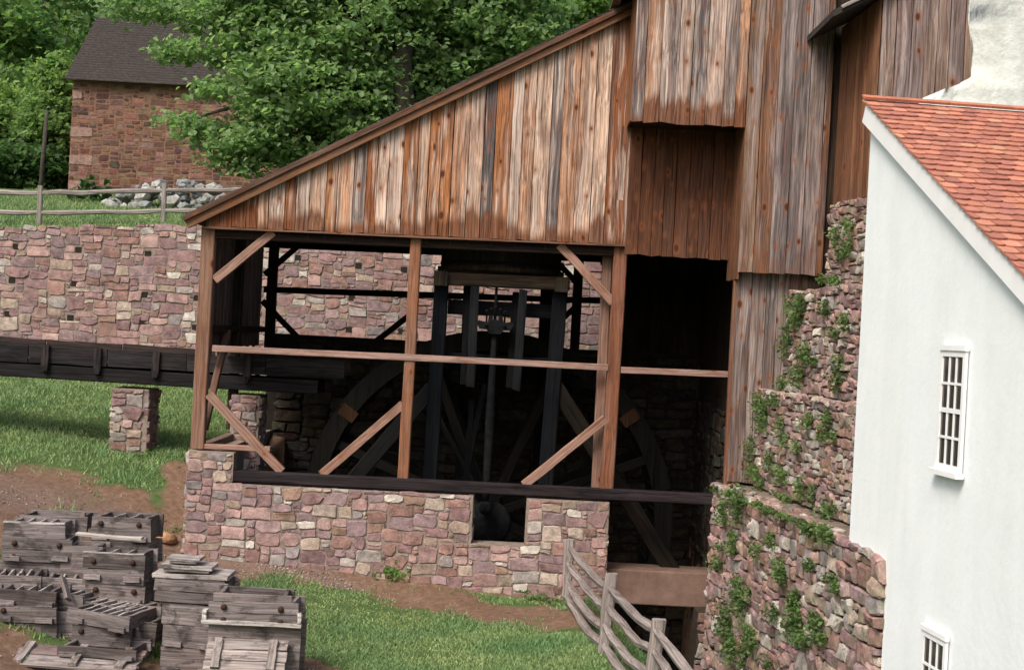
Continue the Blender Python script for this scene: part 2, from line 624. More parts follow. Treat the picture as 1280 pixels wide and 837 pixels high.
def masonry(parent, org, sdir, nrm, length, z0, z1, inside, cu, cv, mat, rng, limit=300, wp=0.6, wt=0.22,
            proud=0.035, gap=0.012, k=1.0, sizes=SIZES, amp=0.35, name='stone', score=None, rough=0.13, smooth=False, bulge=0.88, pal=None):
    """irregular stones laid on the face org + s*sdir + z*up, standing proud along nrm"""
    org, sdir, nrm = Vector(org), Vector(sdir).normalized(), Vector(nrm).normalized()
    nx, nz = int(length / cu), int((z1 - z0) / cv)
    used = np.zeros((nx, nz), dtype=bool)
    for i in range(nx):
        for j in range(nz):
            if not inside((i + 0.5) * cu, z0 + (j + 0.5) * cv):
                used[i, j] = True
    warp0 = make_warp(rng, amp * cv)
    JT = [[(rng.uniform(-.36, .36) * cu, rng.uniform(-.34, .34) * cv) for _ in range(nz + 3)] for _ in range(nx + 3)]

    def warp(s, z):
        a, b = min(max(s / cu, 0), nx + 0.99), min(max((z - z0) / cv, 0), nz + 0.99)
        i0, j0 = int(a), int(b)
        a, b = a - i0, b - j0
        d = [(1 - a) * (1 - b) * JT[i0][j0][q] + a * (1 - b) * JT[i0 + 1][j0][q] + (1 - a) * b * JT[i0][j0 + 1][q] + a * b * JT[i0 + 1][j0 + 1][q] for q in (0, 1)]
        s2, z2 = warp0(s, z)
        return s2 + d[0], z2 + d[1]
    ws = [s[2] for s in sizes]
    rects = []
    for j in range(nz):
        i = 0
        while i < nx:
            if used[i, j]:
                i += 1
                continue
            w, h, _ = rng.choices(sizes, ws)[0]
            while w > 1 and (i + w > nx or used[i:i + w, j].any()):
                w -= 1
            h = min(h, max(1, w))
            while h > 1 and (j + h > nz or used[i:i + w, j:j + h].any()):
                h -= 1
            used[i:i + w, j:j + h] = True
            rects.append((i, j, w, h))
            i += w
    stones = []
    for (i, j, w, h) in rects:
        cs, cz = (i + w / 2) * cu, z0 + (j + h / 2) * cv
        hw, hh = w * cu / 2 - gap, h * cv / 2 - gap
        if hw < 0.015 or hh < 0.015:
            continue
        r = min(hw, hh) * rng.choice([rng.uniform(0.08, 0.3), rng.uniform(0.2, 0.65)])
        m = min(hw, hh)
        # explicit ring, counter-clockwise seen from outside
        rr = [r * rng.uniform(0.6, 1.4) for _ in range(4)]
        ring = [(-hw + rr[0], -hh), (0, -hh), (hw - rr[1], -hh), (hw, -hh + rr[1]), (hw, hh - rr[2]),
                (hw - rr[2], hh), (0, hh), (-hw + rr[3], hh), (-hw, hh - rr[3]), (-hw, -hh + rr[0])]
        ring = [(x + rng.uniform(-1, 1) * rough * m, z + rng.uniform(-1, 1) * rough * m) for x, z in ring]
        pr = proud * rng.uniform(0.45, 1.5)
        tx, tz = rng.uniform(-0.35, 0.35) * pr / hw, rng.uniform(-0.35, 0.35) * pr / hh
        ctr = org + sdir * cs + Vector((0, 0, cz)) - Vector((0, 0, org.z if False else 0))
        v = []
        for (sc, dep, jt) in ((1.02, -0.07, 0), (1.0, 0.5, 0.1), (bulge, 1.0, 0.2)):
            for (x, z) in ring:
                ws_, wz_ = warp(cs + x * sc, cz + z * sc)
                d = -0.07 if dep < 0 else dep * pr + (tx * x + tz * z) * dep + rng.uniform(-jt, jt) * pr
                v.append(org + sdir * ws_ + Vector((0, 0, wz_)) + nrm * d - ctr)
        ws_, wz_ = warp(cs + rng.uniform(-.3, .3) * hw, cz + rng.uniform(-.3, .3) * hh)
        v.append(org + sdir * ws_ + Vector((0, 0, wz_)) + nrm * pr * rng.uniform(0.95, 1.25) - ctr)
        f = []
        n = 10
        for rI in range(2):
            for q in range(n):
                a, b = rI * n + q, rI * n + (q + 1) % n
                f.append((a, b, b + n, a + n))
        for q in range(n):
            f.append((2 * n + q, 2 * n + (q + 1) % n, 3 * n))
        area = w * h * (score(cs, cz) if score else 1.0)
        stones.append((area, ctr, v, f, stone_col(rng, wp, wt, k) if pal is None else tuple(q * rng.uniform(.85, 1.15) for q in rng.choice(pal))))
    stones.sort(key=lambda s: -s[0])
    for (ar, ctr, v, f, c) in stones[:limit]:
        link(name, new_mesh(name, v, f, mat, c, smooth), parent, Matrix.Translation(ctr))
    rest = stones[limit:]
    if rest:
        V, Fc, C = [], [], []
        o = rest[0][1]
        for (ar, ctr, v, f, c) in rest:
            b0 = len(V)
            V += [p + ctr - o for p in v]
            Fc += [tuple(q + b0 for q in ff) for ff in f]
            C += [c] * len(v)
        me = new_mesh('small_stones', V, Fc, mat, np.array(C, dtype=np.float32), smooth)
        tag(link('small_stones', me, parent, Matrix.Translation(o)), kind='stuff')


def prism(name, parent, pts, back, mat, loc=None, smooth=False, col=None):
    """closed solid from a 3D outline (list of points) pushed along vector back"""
    o = Vector(loc) if loc is not None else Vector(pts[0])
    n = len(pts)
    back = Vector(back)
    v = [Vector(p) - o for p in pts] + [Vector(p) + back - o for p in pts]
    f = [tuple(range(n)), tuple(range(2 * n - 1, n - 1, -1))]
    for i in range(n):
        j = (i + 1) % n
        f.append((j, i, i + n, j + n))
    return link(name, new_mesh(name, v, f, mat, col, smooth), parent, Matrix.Translation(o))


# ------------------------------------------------------------------ foliage
def leaf_mesh(name, P, size, cols, mat, up=0.6, fold=0.25, rng=NR, aspect=0.75):
    """P (n,3) leaf centres -> one mesh of folded leaves, 6 verts, 2 quads each"""
    n = len(P)
    nrm = rng.normal(size=(n, 3))
    nrm[:, 2] = np.abs(nrm[:, 2]) + up
    nrm /= np.linalg.norm(nrm, axis=1, keepdims=True)
    t = rng.normal(size=(n, 3))
    a = np.cross(nrm, t)
    a /= np.linalg.norm(a, axis=1, keepdims=True)
    b = np.cross(nrm, a)
    s = (size * rng.uniform(0.6, 1.35, size=n))[:, None]
    w = s * aspect
    f = nrm * s * fold
    v = np.empty((n, 6, 3), dtype=np.float32)
    v[:, 0] = P - a * s * 0.5
    v[:, 1] = P - a * s * 0.12 + b * w * 0.5 + f
    v[:, 2] = P + a * s * 0.28 + b * w * 0.34 + f * 0.6
    v[:, 3] = P + a * s * 0.55
    v[:, 4] = P + a * s * 0.28 - b * w * 0.34 + f * 0.6
    v[:, 5] = P - a * s * 0.12 - b * w * 0.5 + f
    base = (np.arange(n) * 6)[:, None]
    faces = np.concatenate([base + np.array([0, 3, 2, 1]), base + np.array([0, 5, 4, 3])], axis=1).ravel()
    return np_mesh(name, v.reshape(-1, 3), faces, 4, mat, np.repeat(cols, 6, axis=0))


def leaf_cols(n, base=(0.12, 0.21, 0.075), var=0.25, rng=NR):
    c = np.array(base)[None, :] * rng.uniform(1 - var, 1 + var, size=(n, 1))
    c = c * np.array([1, 1, 1]) + rng.normal(size=(n, 1)) * np.array([0.012, 0.004, 0.0])
    return np.clip(c, 0.005, 0.6)


def sprays(center, radii, n_twigs, per, tw, rng=NR, shell=0.55, flat=0.45):
    """leaf positions gathered in flattened sprays inside an ellipsoid, denser near its surface"""
    d = rng.normal(size=(n_twigs, 3))
    d /= np.linalg.norm(d, axis=1, keepdims=True)
    r = shell + (1 - shell) * rng.uniform(0, 1, size=(n_twigs, 1)) ** 0.6
    bumpy = 1 + 0.22 * np.sin(d[:, :1] * 5.1 + 1.7) * np.cos(d[:, 2:3] * 6.3) + rng.normal(size=(n_twigs, 1)) * 0.08
    T = np.array(center)[None, :] + d * r * bumpy * np.array(radii)[None, :]
    k = rng.integers(int(per * 0.5), int(per * 1.5), size=n_twigs)
    Tn = np.repeat(T, k, axis=0)
    tone = np.repeat(rng.uniform(0.7, 1.25, size=n_twigs), k)
    off = rng.normal(size=(len(Tn), 3)) * np.array([tw, tw, tw * flat])
    return Tn + off, tone


def tree(name, label, base, top, clusters, leaf, n_tw, per, tw, col, group=None, trunk_r=0.25, limbs=True, flat=0.45, seed=0):
    """clusters: list of (centre, radii)"""
    rng = np.random.default_rng(seed + 100)
    base, top = Vector(base), Vector(top)
    t = thing(name, label, 'tree', base, group=group)
    v, f = [], []
    mid = base.lerp(top, 0.5) + Vector((rng.normal() * 0.3, rng.normal() * 0.3, 0))
    tube_vf([base - Vector((0, 0, 0.4)), base.lerp(mid, 0.5), mid, top], [trunk_r * 1.25, trunk_r, trunk_r * 0.8, trunk_r * 0.3], 9, v, f)
    if limbs:
        for (c, r) in clusters:
            c = Vector(c)
            s = base.lerp(top, float(rng.uniform(0.3, 0.8)))
            m = s.lerp(c, 0.5) + Vector((0, 0, float(rng.uniform(0, 0.6))))
            tube_vf([s, m, c], [trunk_r * 0.42, trunk_r * 0.25, trunk_r * 0.06], 6, v, f)
    v = [p - base for p in v]
    link('trunk', new_mesh('trunk', v, f, M_BARK, None, True), t, Matrix.Translation(base))
    P, T = [], []
    tot = sum((r[0] * r[1] * r[2]) ** 0.67 for c, r in clusters)
    for (c, r) in clusters:
        share = (r[0] * r[1] * r[2]) ** 0.67 / tot
        p, tone = sprays(c, r, max(6, int(n_tw * share)), per, tw, rng, flat=flat)
        P.append(p)
        T.append(tone)
    P, T = np.concatenate(P), np.concatenate(T)
    cols = leaf_cols(len(P), col, 0.18, rng) * T[:, None] ** 0.6
    me = leaf_mesh('crown', P - np.array(base), leaf, cols, M_LEAF, rng=rng)
    link('crown', me, t, Matrix.Translation(base))
    return t


# ------------------------------------------------------------------ terrain
def gpt(px, py, Y):
    p = at(px, py, Y)
    return (p.x, p.y, p.z)


GP = [gpt(228, 692, -.1), gpt(500, 724, -.1), gpt(700, 754, -.15), gpt(0, 640, -2.2), gpt(0, 560, 2.2), gpt(165, 566, 2.9),
      (-9.5, 10.8, 2.75), (-4, 10.8, 2.85), gpt(225, 575, 2.4), gpt(315, 848, -5.3), gpt(100, 850, -5.3), gpt(500, 845, -5.0),
      gpt(708, 752, -.9), gpt(752, 814, -4.7), (1.9, -8.0, 0.05), (-20, 0, 3.2), (-20, -15, 1.6), (0, -13, 0.2), (0, -24.7, 2.7),
      (10, -24, 1.4), (10, -10, 0.1), (14, 5, 2.6), (-16, 10, 3.1), (5, 10.8, 2.9), (-10, -24, 2.2), (20, -24, 2.0), (22, 10, 3.0),
      (-6, -13, 0.2), (-12, -7, 0.9)]
GP = np.array(GP)


def rbf_fit(pts):
    n = len(pts)
    d = np.linalg.norm(pts[:, None, :2] - pts[None, :, :2], axis=2)
    K = d + np.eye(n) * 0.02 * -1
    A = np.zeros((n + 3, n + 3))
    A[:n, :n] = K
    A[:n, n] = 1
    A[:n, n + 1:] = pts[:, :2]
    A[n:, :n] = A[:n, n:].T
    b = np.zeros(n + 3)
    b[:n] = pts[:, 2]
    return np.linalg.solve(A, b)


GW = rbf_fit(GP)
RW_Y = 11.0                                   # retaining wall face
RW_A, RW_B = at(0, 283, RW_Y), at(250, 280, RW_Y)


def rw_top(x):
    return RW_A.z + (x - RW_A.x) * (RW_B.z - RW_A.z) / (RW_B.x - RW_A.x)


T1_FAR = at(893, 602, -0.9)
T1_K = -0.112                                 # stepped wall and white house run along X = X0 + k*Y
T1_X0 = T1_FAR.x - T1_K * T1_FAR.y
T1_TOP = T1_FAR.z
PIT_Z = -2.6
HOUSE_Y = 25.0
HOUSE_Z = at(100, 240, HOUSE_Y).z


def channel_left(y):
    return np.where(y > -0.3, 1.95, 1.80 - 0.075 * (y + 0.3))


def ground_z(x, y):
    x, y = np.atleast_1d(np.asarray(x, float)), np.atleast_1d(np.asarray(y, float))
    P = np.stack([x, y], 1)
    z = np.zeros(len(x))
    for i in range(0, len(x), 20000):
        p = P[i:i + 20000]
        d = np.linalg.norm(p[:, None, :] - GP[None, :, :2], axis=2)
        z[i:i + 20000] = d @ GW[:len(GP)] + GW[len(GP)] + p @ GW[len(GP) + 1:]
    far = np.maximum(0, np.maximum(np.abs(x) - 22, -y - 26))
    z = np.where(far > 0, z * np.exp(-far / 15) + 2.5 * (1 - np.exp(-far / 15)), z)
    # terrace, lawn and hill behind the retaining wall
    w = RW_A.z + (np.clip(x, -30, 10) - RW_A.x) * (RW_B.z - RW_A.z) / (RW_B.x - RW_A.x)
    t = np.clip((y - 11.4) / (HOUSE_Y - 11.4), 0, 1)
    up = (w - 0.06) * (1 - t) + HOUSE_Z * t
    up = up + np.clip(y - HOUSE_Y - 5, 0, 160) * 0.33
    z = np.where(y > 11.2, up, z)
    # wheel pit and tailrace
    pit = (x > -4.7) & (x < 3.95) & (y > 0.25) & (y < 5.9)
    ch = (x > channel_left(y)) & (x < T1_X0 + T1_K * y + 0.15) & (y < 0.6)
    z = np.where(pit | ch, PIT_Z - 0.3, z)
    return z


def gz(x, y):
    return float(ground_z([x], [y])[0])


xs = np.concatenate([np.linspace(-260, -34, 30), np.arange(-32, -13, 1.0), np.arange(-13, 7.4, 0.14), np.arange(8, 32, 1.0), np.linspace(34, 260, 30)])
ys = np.concatenate([np.linspace(-200, -28, 22), np.arange(-26, -9, 1.0), np.arange(-9, 7, 0.14), np.arange(7, 11, 0.5), [11.15, 11.25], np.arange(11.6, 33, 0.8), np.linspace(34, 300, 40)])
GX, GY = np.meshgrid(xs, ys)
gxr, gyr = GX.ravel(), GY.ravel()
GZ = ground_z(gxr, gyr)
near = (gyr < 11) & (np.abs(gxr) < 14) & (gyr > -12)
rough_n = np.array([mnoise.noise(Vector((a * 1.3, b * 1.3, 0.3))) * 0.05 + mnoise.noise(Vector((a * 4.1, b * 4.1, 2.0))) * 0.018 if q else 0.0
                    for a, b, q in zip(gxr, gyr, near)])
GZ = GZ + rough_n


def seg_dist(x, y, a, b):
    a, b = np.array(a[:2]), np.array(b[:2])
    d = b - a
    t = np.clip(((x - a[0]) * d[0] + (y - a[1]) * d[1]) / (d @ d), 0, 1)
    return np.hypot(x - a[0] - t * d[0], y - a[1] - t * d[1])


def on_ground(px, py):
    """photo pixel -> point on the terrain, marching along the ray"""
    lo = None
    for k in range(200):
        d = 8 + k * 0.25
        p = at(px, py, EYE.y + d)
        if p.z <= gz(p.x, p.y):
            return p
    return p


DIRT_SEGS = [(on_ground(330, 700), on_ground(470, 728), 0.75), (on_ground(470, 728), on_ground(705, 775), 0.8),
             (on_ground(120, 690), on_ground(330, 700), 1.3), (on_ground(-40, 600), on_ground(120, 640), 1.6),
             (on_ground(-60, 650), on_ground(60, 700), 2.2), (on_ground(230, 700), on_ground(230, 600), 0.5),
             (on_ground(20, 830), on_ground(270, 850), 0.8), (on_ground(370, 830), on_ground(420, 850), 0.35)]


fx0_ = at(231, 640, -0.14).x


def dirtness(x, y):
    v = np.zeros(len(x))
    for a, b, r in DIRT_SEGS:
        v = np.maximum(v, np.clip(1.35 - seg_dist(x, y, a, b) / r, 0, 1))
    for (px, py, r) in ((160, 600, 0.42), (60, 525, 0.9), (170, 770, 0.35)):
        q = on_ground(px, py)
        v = v * (1 - np.clip(1.3 - np.hypot(x - q.x, y - q.y) / r, 0, 1))
    v = np.where((y > 11), 0, v)
    v = np.where((x > fx0_) & (x < 4.3) & (y > -0.3) & (y < 6.4), 1.6, v)
    return v


dn = dirtness(gxr, gyr)
gravel_seg = [(on_ground(170, 700), on_ground(330, 712), 0.55), (on_ground(-40, 610), on_ground(110, 650), 1.0), (on_ground(330, 712), on_ground(440, 735), 0.25)]
gv = np.zeros(len(gxr))
for a, b, r in gravel_seg:
    gv = np.maximum(gv, np.clip(1.4 - seg_dist(gxr, gyr, a, b) / r, 0, 1))
ny_, nx_ = len(ys), len(xs)
idx = (np.arange(ny_ - 1)[:, None] * nx_ + np.arange(nx_ - 1)[None, :]).ravel()
gf = np.stack([idx, idx + 1, idx + nx_ + 1, idx + nx_], 1).ravel()
gme = np_mesh('ground', np.stack([gxr, gyr, GZ], 1), gf, 4, M_GROUND, np.stack([dn, gv * 0.45, np.zeros(len(dn))], 1), True)
tag(link('ground', gme), 'grassy slope with bare dirt paths around the wheel shed', 'ground', kind='structure')

wv, wf = box_vf((-4.9, -30, PIT_Z - 0.05), (5.6, 6.0, PIT_Z))
tag(link('tailrace_water', new_mesh('tailrace_water', [(x + 0.0, y, z) for x, y, z in wv], wf, M_WATER)),
    'dark still water at the bottom of the wheel pit', 'water', kind='structure')

# ------------------------------------------------------------------ retaining wall behind
t = thing('retaining_wall', 'long pink rubble stone retaining wall with square weep holes behind the flume', 'stone wall', (-8, RW_Y, 2.7))
x0, x1 = -19.0, 8.0
prism('mortar_core', t, [(x0, RW_Y, 2.0), (x1, RW_Y, 2.0), (x1, RW_Y, rw_top(x1) - 0.05), (x0, RW_Y, rw_top(x0) - 0.05)], (0, 0.5, 0), M_MORTAR)
holes = [at(px, py, RW_Y) for px, py in ((98, 312), (185, 317), (93, 354), (181, 368), (88, 397), (178, 402), (246, 372), (244, 409), (372, 322),
                                        (448, 332), (440, 372), (436, 412), (505, 337), (501, 414), (20, 308), (15, 350), (10, 392), (610, 345), (690, 352))]


def rw_inside(s, z):
    x = x0 + s
    if z > rw_top(x):
        return False
    return not any(abs(x - h.x) < 0.085 and abs(z - h.z) < 0.08 for h in holes)


masonry(t, (x0, RW_Y, 0), (1, 0, 0), (0, -1, 0), x1 - x0, 2.2, 8.4, rw_inside, 0.118, 0.09, M_STONE, random.Random(3), limit=300, wp=0.74, wt=0.13, k=1.15, bulge=0.93,
        proud=0.022, score=lambda s, z: 1.0 if -11.5 < x0 + s < 2.2 and z > 2.9 else 0.2, gap=0.014)
for h in holes:
    bv, bf = box_vf((-0.08, -0.012, -0.07), (0.08, 0.0, 0.07))
    link('weep_hole', new_mesh('weep_hole', bv, bf, M_MORTAR_PIT), t, Matrix.Translation(h))

# ------------------------------------------------------------------ shed
SHED_Y = 0.0
P_BL, P_BR = at(258, 282, -0.06), at(787, 305, -0.06)          # foot of the siding
R_L, R_R = at(232, 277, -0.2), at(768, 20, -0.2)               # rake line
RS = (R_R.z - R_L.z) / (R_R.x - R_L.x)


def rake(x):
    return R_L.z + (x - R_L.x) * RS


shed = thing('wheel_shed', 'open timber wheel shed with lean-to roof and weathered plank gable', 'shed', (-1.7, 0, 0.9))
ORANGE = [(0.31, 0.118, 0.045), (0.37, 0.155, 0.065), (0.26, 0.092, 0.035), (0.42, 0.20, 0.095)]
PALE = [(0.50, 0.31, 0.215), (0.61, 0.45, 0.36), (0.45, 0.25, 0.155), (0.48, 0.36, 0.30), (0.56, 0.39, 0.295)]
GREYW = [(0.17, 0.14, 0.135), (0.24, 0.19, 0.175), (0.12, 0.105, 0.108)]
BROWNW = [(0.20, 0.095, 0.05), (0.24, 0.12, 0.07), (0.17, 0.08, 0.045)]


def vary(c, k=0.12):
    s = RNG.uniform(1 - k, 1 + k)
    return tuple(x * s for x in c)


x = P_BL.x
edges = [x]
while x < P_BR.x - 0.3:
    x += RNG.choice([0.19, 0.21, 0.23, 0.25, 0.28])
    edges.append(x)
edges[-1] = P_BR.x
tone_seq = 'OOOOPPOPPOOPGOPPOGPOOPPGOPPPPGPPPPOOO'
for i in range(len(edges) - 1):
    xa, xb = edges[i], edges[i + 1] - 0.012
    fr = (xa - P_BL.x) / (P_BR.x - P_BL.x)
    zb0 = P_BL.z + (P_BR.z - P_BL.z) * fr
    kx = tone_seq[min(int(fr * len(tone_seq)), len(tone_seq) - 1)]
    c = vary(RNG.choice({'O': ORANGE, 'P': PALE, 'G': GREYW}[kx]))
    plank('plank', shed, (xa, -0.04, zb0 - 0.01), (xb, -0.04, zb0 - 0.01), rake(xa) - 0.05, rake(xb) - 0.05,
          0.024 + RNG.uniform(0, 0.022), (0, -1, 0), M_PLANK, c)
# dark backing sheathing behind the gable so that joints read dark
prism('gable_sheathing', shed, [(P_BL.x, 0.0, P_BL.z + .02), (P_BR.x, 0.0, P_BR.z + .02), (P_BR.x, 0.0, rake(P_BR.x) - 0.12), (P_BL.x, 0.0, rake(P_BL.x) - 0.06)],
      (0, 0.03, 0), M_DARK, col=(0.03, 0.02, 0.015))
# drip board under the siding and header beam
beam('drip_board', shed, (P_BL.x - 0.05, -0.05, P_BL.z - 0.035), (P_BR.x + 0.02, -0.05, P_BR.z - 0.035), 0.035, 0.12, M_TIMBER, (0.16, 0.09, 0.06))
hz = P_BL.z - 0.14
beam('header', shed, (P_BL.x, 0.12, P_BL.z - 0.13), (P_BR.x, 0.12, P_BR.z - 0.13), 0.17, 0.2, M_DARK, (0.03, 0.02, 0.016))
# roof slab with two rake boards and shingle edge
SH_D = 6.2
rx1 = 1.93
prism('roof_deck', shed, [(R_L.x, -0.2, rake(R_L.x) + 0.02), (rx1, -0.2, rake(rx1) + 0.02), (rx1, -0.2, rake(rx1) + 0.10), (R_L.x, -0.2, rake(R_L.x) + 0.10)],
      (0, SH_D + 0.3, 0), M_ROOFDARK)
beam('rake_board', shed, (R_L.x + 0.02, -0.185, rake(R_L.x) - 0.045), (rx1, -0.185, rake(rx1) - 0.045), 0.15, 0.06, M_TIMBER, (0.20, 0.10, 0.055), side=(0, 0, 1))
beam('rake_trim', shed, (R_L.x - 0.04, -0.235, rake(R_L.x) + 0.045), (rx1, -0.235, rake(rx1) + 0.045), 0.09, 0.06, M_TIMBER, (0.09, 0.05, 0.035), side=(0, 0, 1))
ncr = 40
for i in range(ncr):                                           # shingle courses seen from the eave side
    a = R_L.x + (rx1 - R_L.x) * i / ncr
    b = R_L.x + (rx1 - R_L.x) * (i + 1) / ncr + 0.04
    v = []
    for y in (-0.26, SH_D + 0.12):
        v += [(a, y, rake(a) + 0.104), (b, y, rake(b) + 0.104), (b, y, rake(b) + 0.112), (a, y, rake(a) + 0.135)]
    f = [(0, 1, 2, 3), (7, 6, 5, 4), (1, 0, 4, 5), (2, 1, 5, 6), (3, 2, 6, 7), (0, 3, 7, 4)]
    link('shingle_course', new_mesh('shingle_course', v, f, M_ROOFDARK), shed)


def pbeam(name, parent, a, b, Y, w, t, mat, col, side=None, **kw):
    return beam(name, parent, at(a[0], a[1], Y), at(b[0], b[1], Y), w, t, mat, col, side=side, **kw)


BRN = (0.235, 0.105, 0.058)
LBR = (0.33, 0.195, 0.15)
pbeam('post', shed, (262, 284), (247.5, 560), 0.10, 0.235, 0.2, M_TIMBER, (0.23, 0.13, 0.09))
pbeam('post', shed, (521, 296), (504, 598), 0.10, 0.19, 0.19, M_TIMBER, BRN)
pbeam('post', shed, (776, 309), (758, 611), 0.10, 0.23, 0.2, M_TIMBER, (0.19, 0.075, 0.042))
pbeam('post', shed, (760, 312), (745, 609), 0.35, 0.17, 0.17, M_TIMBER, (0.22, 0.13, 0.10))
pbeam('rail', shed, (266, 435), (760, 459), 0.03, 0.11, 0.09, M_TIMBER, (0.36, 0.235, 0.20))
pbeam('rail', shed, (776, 462), (914, 468), 0.03, 0.11, 0.09, M_TIMBER, (0.30, 0.19, 0.16))
for a, b in (((269, 350), (342, 290)), ((699, 306), (766, 378)), ((261, 492), (352, 589)), ((402, 593), (504, 505)), ((655, 606), (757, 523))):
    pbeam('brace', shed, a, b, 0.06, 0.15, 0.10, M_TIMBER, LBR, side=(0, -1, 0) if False else None)
pbeam('sill_beam', shed, (290, 594), (896, 624), -0.02, 0.19, 0.24, M_DARK, (0.035, 0.028, 0.03))
pbeam('short_sill', shed, (250, 557), (338, 561), 0.10, 0.09, 0.16, M_TIMBER, LBR)
# left end wall, boarded in its upper part
LX = at(262, 283, 0.1).x
wall_n = 24
for i in range(wall_n):
    ya, yb = 0.25 + i * 0.24, 0.25 + (i + 1) * 0.24 - 0.006
    zf = EYE.z + (-0.55 if i < 16 else -0.25)
    plank('end_plank', shed, (LX - 0.08, yb, 3.9 if i % 3 else 3.75), (LX - 0.08, ya, 3.9 if i % 3 else 3.75), rake(LX) - 0.05, rake(LX) - 0.05, 0.03, (-1, 0, 0), M_PLANK_GREY, vary((0.10, 0.07, 0.055)))
beam('end_rail', shed, (LX + 0.0, 0.2, 4.25), (LX + 0.0, 5.9, 4.25), 0.12, 0.12, M_DARK, (0.05, 0.035, 0.028))
beam('end_sill', shed, (LX + 0.02, 0.2, at(250, 560, 0.1).z - 0.02), (LX + 0.02, 5.9, at(250, 560, 0.1).z - 0.02), 0.16, 0.16, M_TIMBER, (0.16, 0.11, 0.09))
beam('end_brace', shed, (LX + 0.05, 0.3, 2.5), (LX + 0.05, 1.9, 4.2), 0.12, 0.1, M_TIMBER, (0.12, 0.07, 0.05))
beam('end_post', shed, (LX, 3.0, 2.3), (LX, 3.0, rake(LX) - 0.05), 0.18, 0.18, M_DARK, (0.06, 0.045, 0.035))
# rear frame against the light from the lawn
RY = 5.95
for px in (338, 515, 720):
    p = at(px, 400, RY)
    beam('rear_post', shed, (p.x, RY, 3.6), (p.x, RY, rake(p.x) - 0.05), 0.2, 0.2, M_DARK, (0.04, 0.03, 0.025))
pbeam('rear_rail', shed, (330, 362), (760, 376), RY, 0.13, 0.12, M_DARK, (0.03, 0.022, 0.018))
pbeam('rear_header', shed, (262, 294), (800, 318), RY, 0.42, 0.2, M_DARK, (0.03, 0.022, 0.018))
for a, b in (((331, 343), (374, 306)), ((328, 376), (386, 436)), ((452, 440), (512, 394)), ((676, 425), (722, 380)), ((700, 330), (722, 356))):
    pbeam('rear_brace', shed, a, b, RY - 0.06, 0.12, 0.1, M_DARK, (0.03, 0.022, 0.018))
for i in range(9):                                             # rafters under the deck
    y = 0.45 + i * 0.66
    beam('rafter', shed, (R_L.x + 0.25, y, rake(R_L.x + 0.25) - 0.07), (1.8, y, rake(1.8) - 0.07), 0.15, 0.1, M_DARK, (0.035, 0.025, 0.02))
for i in range(16):
    px = 290 + i * 30 + RNG.uniform(-7, 7)
    p = at(px, 289 + (px - 262) * 0.0435, -0.02)
    lathe('nail', shed, [(-0.10, 0.005), (0.0, 0.006)], 5, M_IRON, None, Matrix.Translation((p.x, -0.02, P_BL.z - 0.06 + (p.x - P_BL.x) * (P_BR.z - P_BL.z) / (P_BR.x - P_BL.x))))

# ------------------------------------------------------------------ front stone wall of the wheel pit
FW_Y = -0.14
fw = thing('pit_front_wall', 'pink and tan mortared rubble wall under the shed sill with notch for crank', 'stone wall', (-1.7, FW_Y, 0))
fx0, fx1 = at(231, 640, FW_Y).x, at(762, 650, FW_Y).x
sillA, sillB = at(290, 602, FW_Y), at(896, 632, FW_Y)
stepX = at(291, 590, FW_Y).x
stepZ = at(262, 563, FW_Y).z
nA, nB = at(590, 650, FW_Y).x, at(657, 650, FW_Y).x
nZ = at(620, 679, FW_Y).z


def sill_z(x):
    return sillA.z + (x - sillA.x) * (sillB.z - sillA.z) / (sillB.x - sillA.x)


def fw_inside(s, z):
    x = fx0 + s
    if x > fx1: return False
    if nA < x < nB and z > nZ: return False
    return z < (stepZ if x < stepX else sill_z(x) - 0.005)


def fw_core(a, b, za, zb):
    prism('mortar_core', fw, [(a, FW_Y, -1.2), (b, FW_Y, -1.2), (b, FW_Y, zb), (a, FW_Y, za)], (0, 0.42, 0), M_MORTAR)


fw_core(fx0 + 0.02, stepX, stepZ - 0.02, stepZ - 0.02)
fw_core(stepX + 0.002, nA, sill_z(stepX) - 0.03, sill_z(nA) - 0.03)
fw_core(nA + 0.002, nB - 0.002, nZ - 0.02, nZ - 0.02)
fw_core(nB, fx1 - 0.02, sill_z(nB) - 0.03, sill_z(fx1) - 0.03)
masonry(fw, (fx0, FW_Y, 0), (1, 0, 0), (0, -1, 0), fx1 - fx0 + 0.1, -0.75, stepZ + 0.05, fw_inside, 0.088, 0.074, M_STONE, random.Random(21), bulge=0.93,
        wp=0.66, wt=0.19, proud=0.022, gap=0.011, k=1.12)
# returns of the wall: left end and the two sides of the notch
masonry(fw, (fx0, FW_Y + 0.42, 0), (0, -1, 0), (-1, 0, 0), 0.42, -0.3, stepZ, lambda s, z: True, 0.10, 0.09, M_STONE, random.Random(22), wp=0.6)
masonry(fw, (nA, FW_Y, 0), (0, 1, 0), (1, 0, 0), 0.42, nZ, sill_z(nA), lambda s, z: True, 0.10, 0.09, M_STONE, random.Random(23), proud=0.02)
masonry(fw, (fx1 - 0.02, FW_Y, 0), (0, 1, 0), (1, 0, 0), 0.42, -2.6, sill_z(fx1), lambda s, z: True, 0.10, 0.09, M_STONE, random.Random(24), proud=0.02)
# left end wall of the shed foundation running back
lw = thing('pit_end_wall', 'low rubble foundation wall under the boarded left end of the shed', 'stone wall', (fx0, 3, 1))
prism('mortar_core', lw, [(fx0 + 0.03, 0.29, -1.2), (fx0 + 0.45, 0.29, -1.2), (fx0 + 0.45, 0.29, stepZ - 0.05), (fx0 + 0.03, 0.29, stepZ - 0.05)], (0, 5.6, 0), M_MORTAR)
masonry(lw, (fx0 + 0.03, 5.9, 0), (0, -1, 0), (-1, 0, 0), 5.6, -0.2, stepZ, lambda s, z: True, 0.12, 0.10, M_STONE, random.Random(25), limit=90)
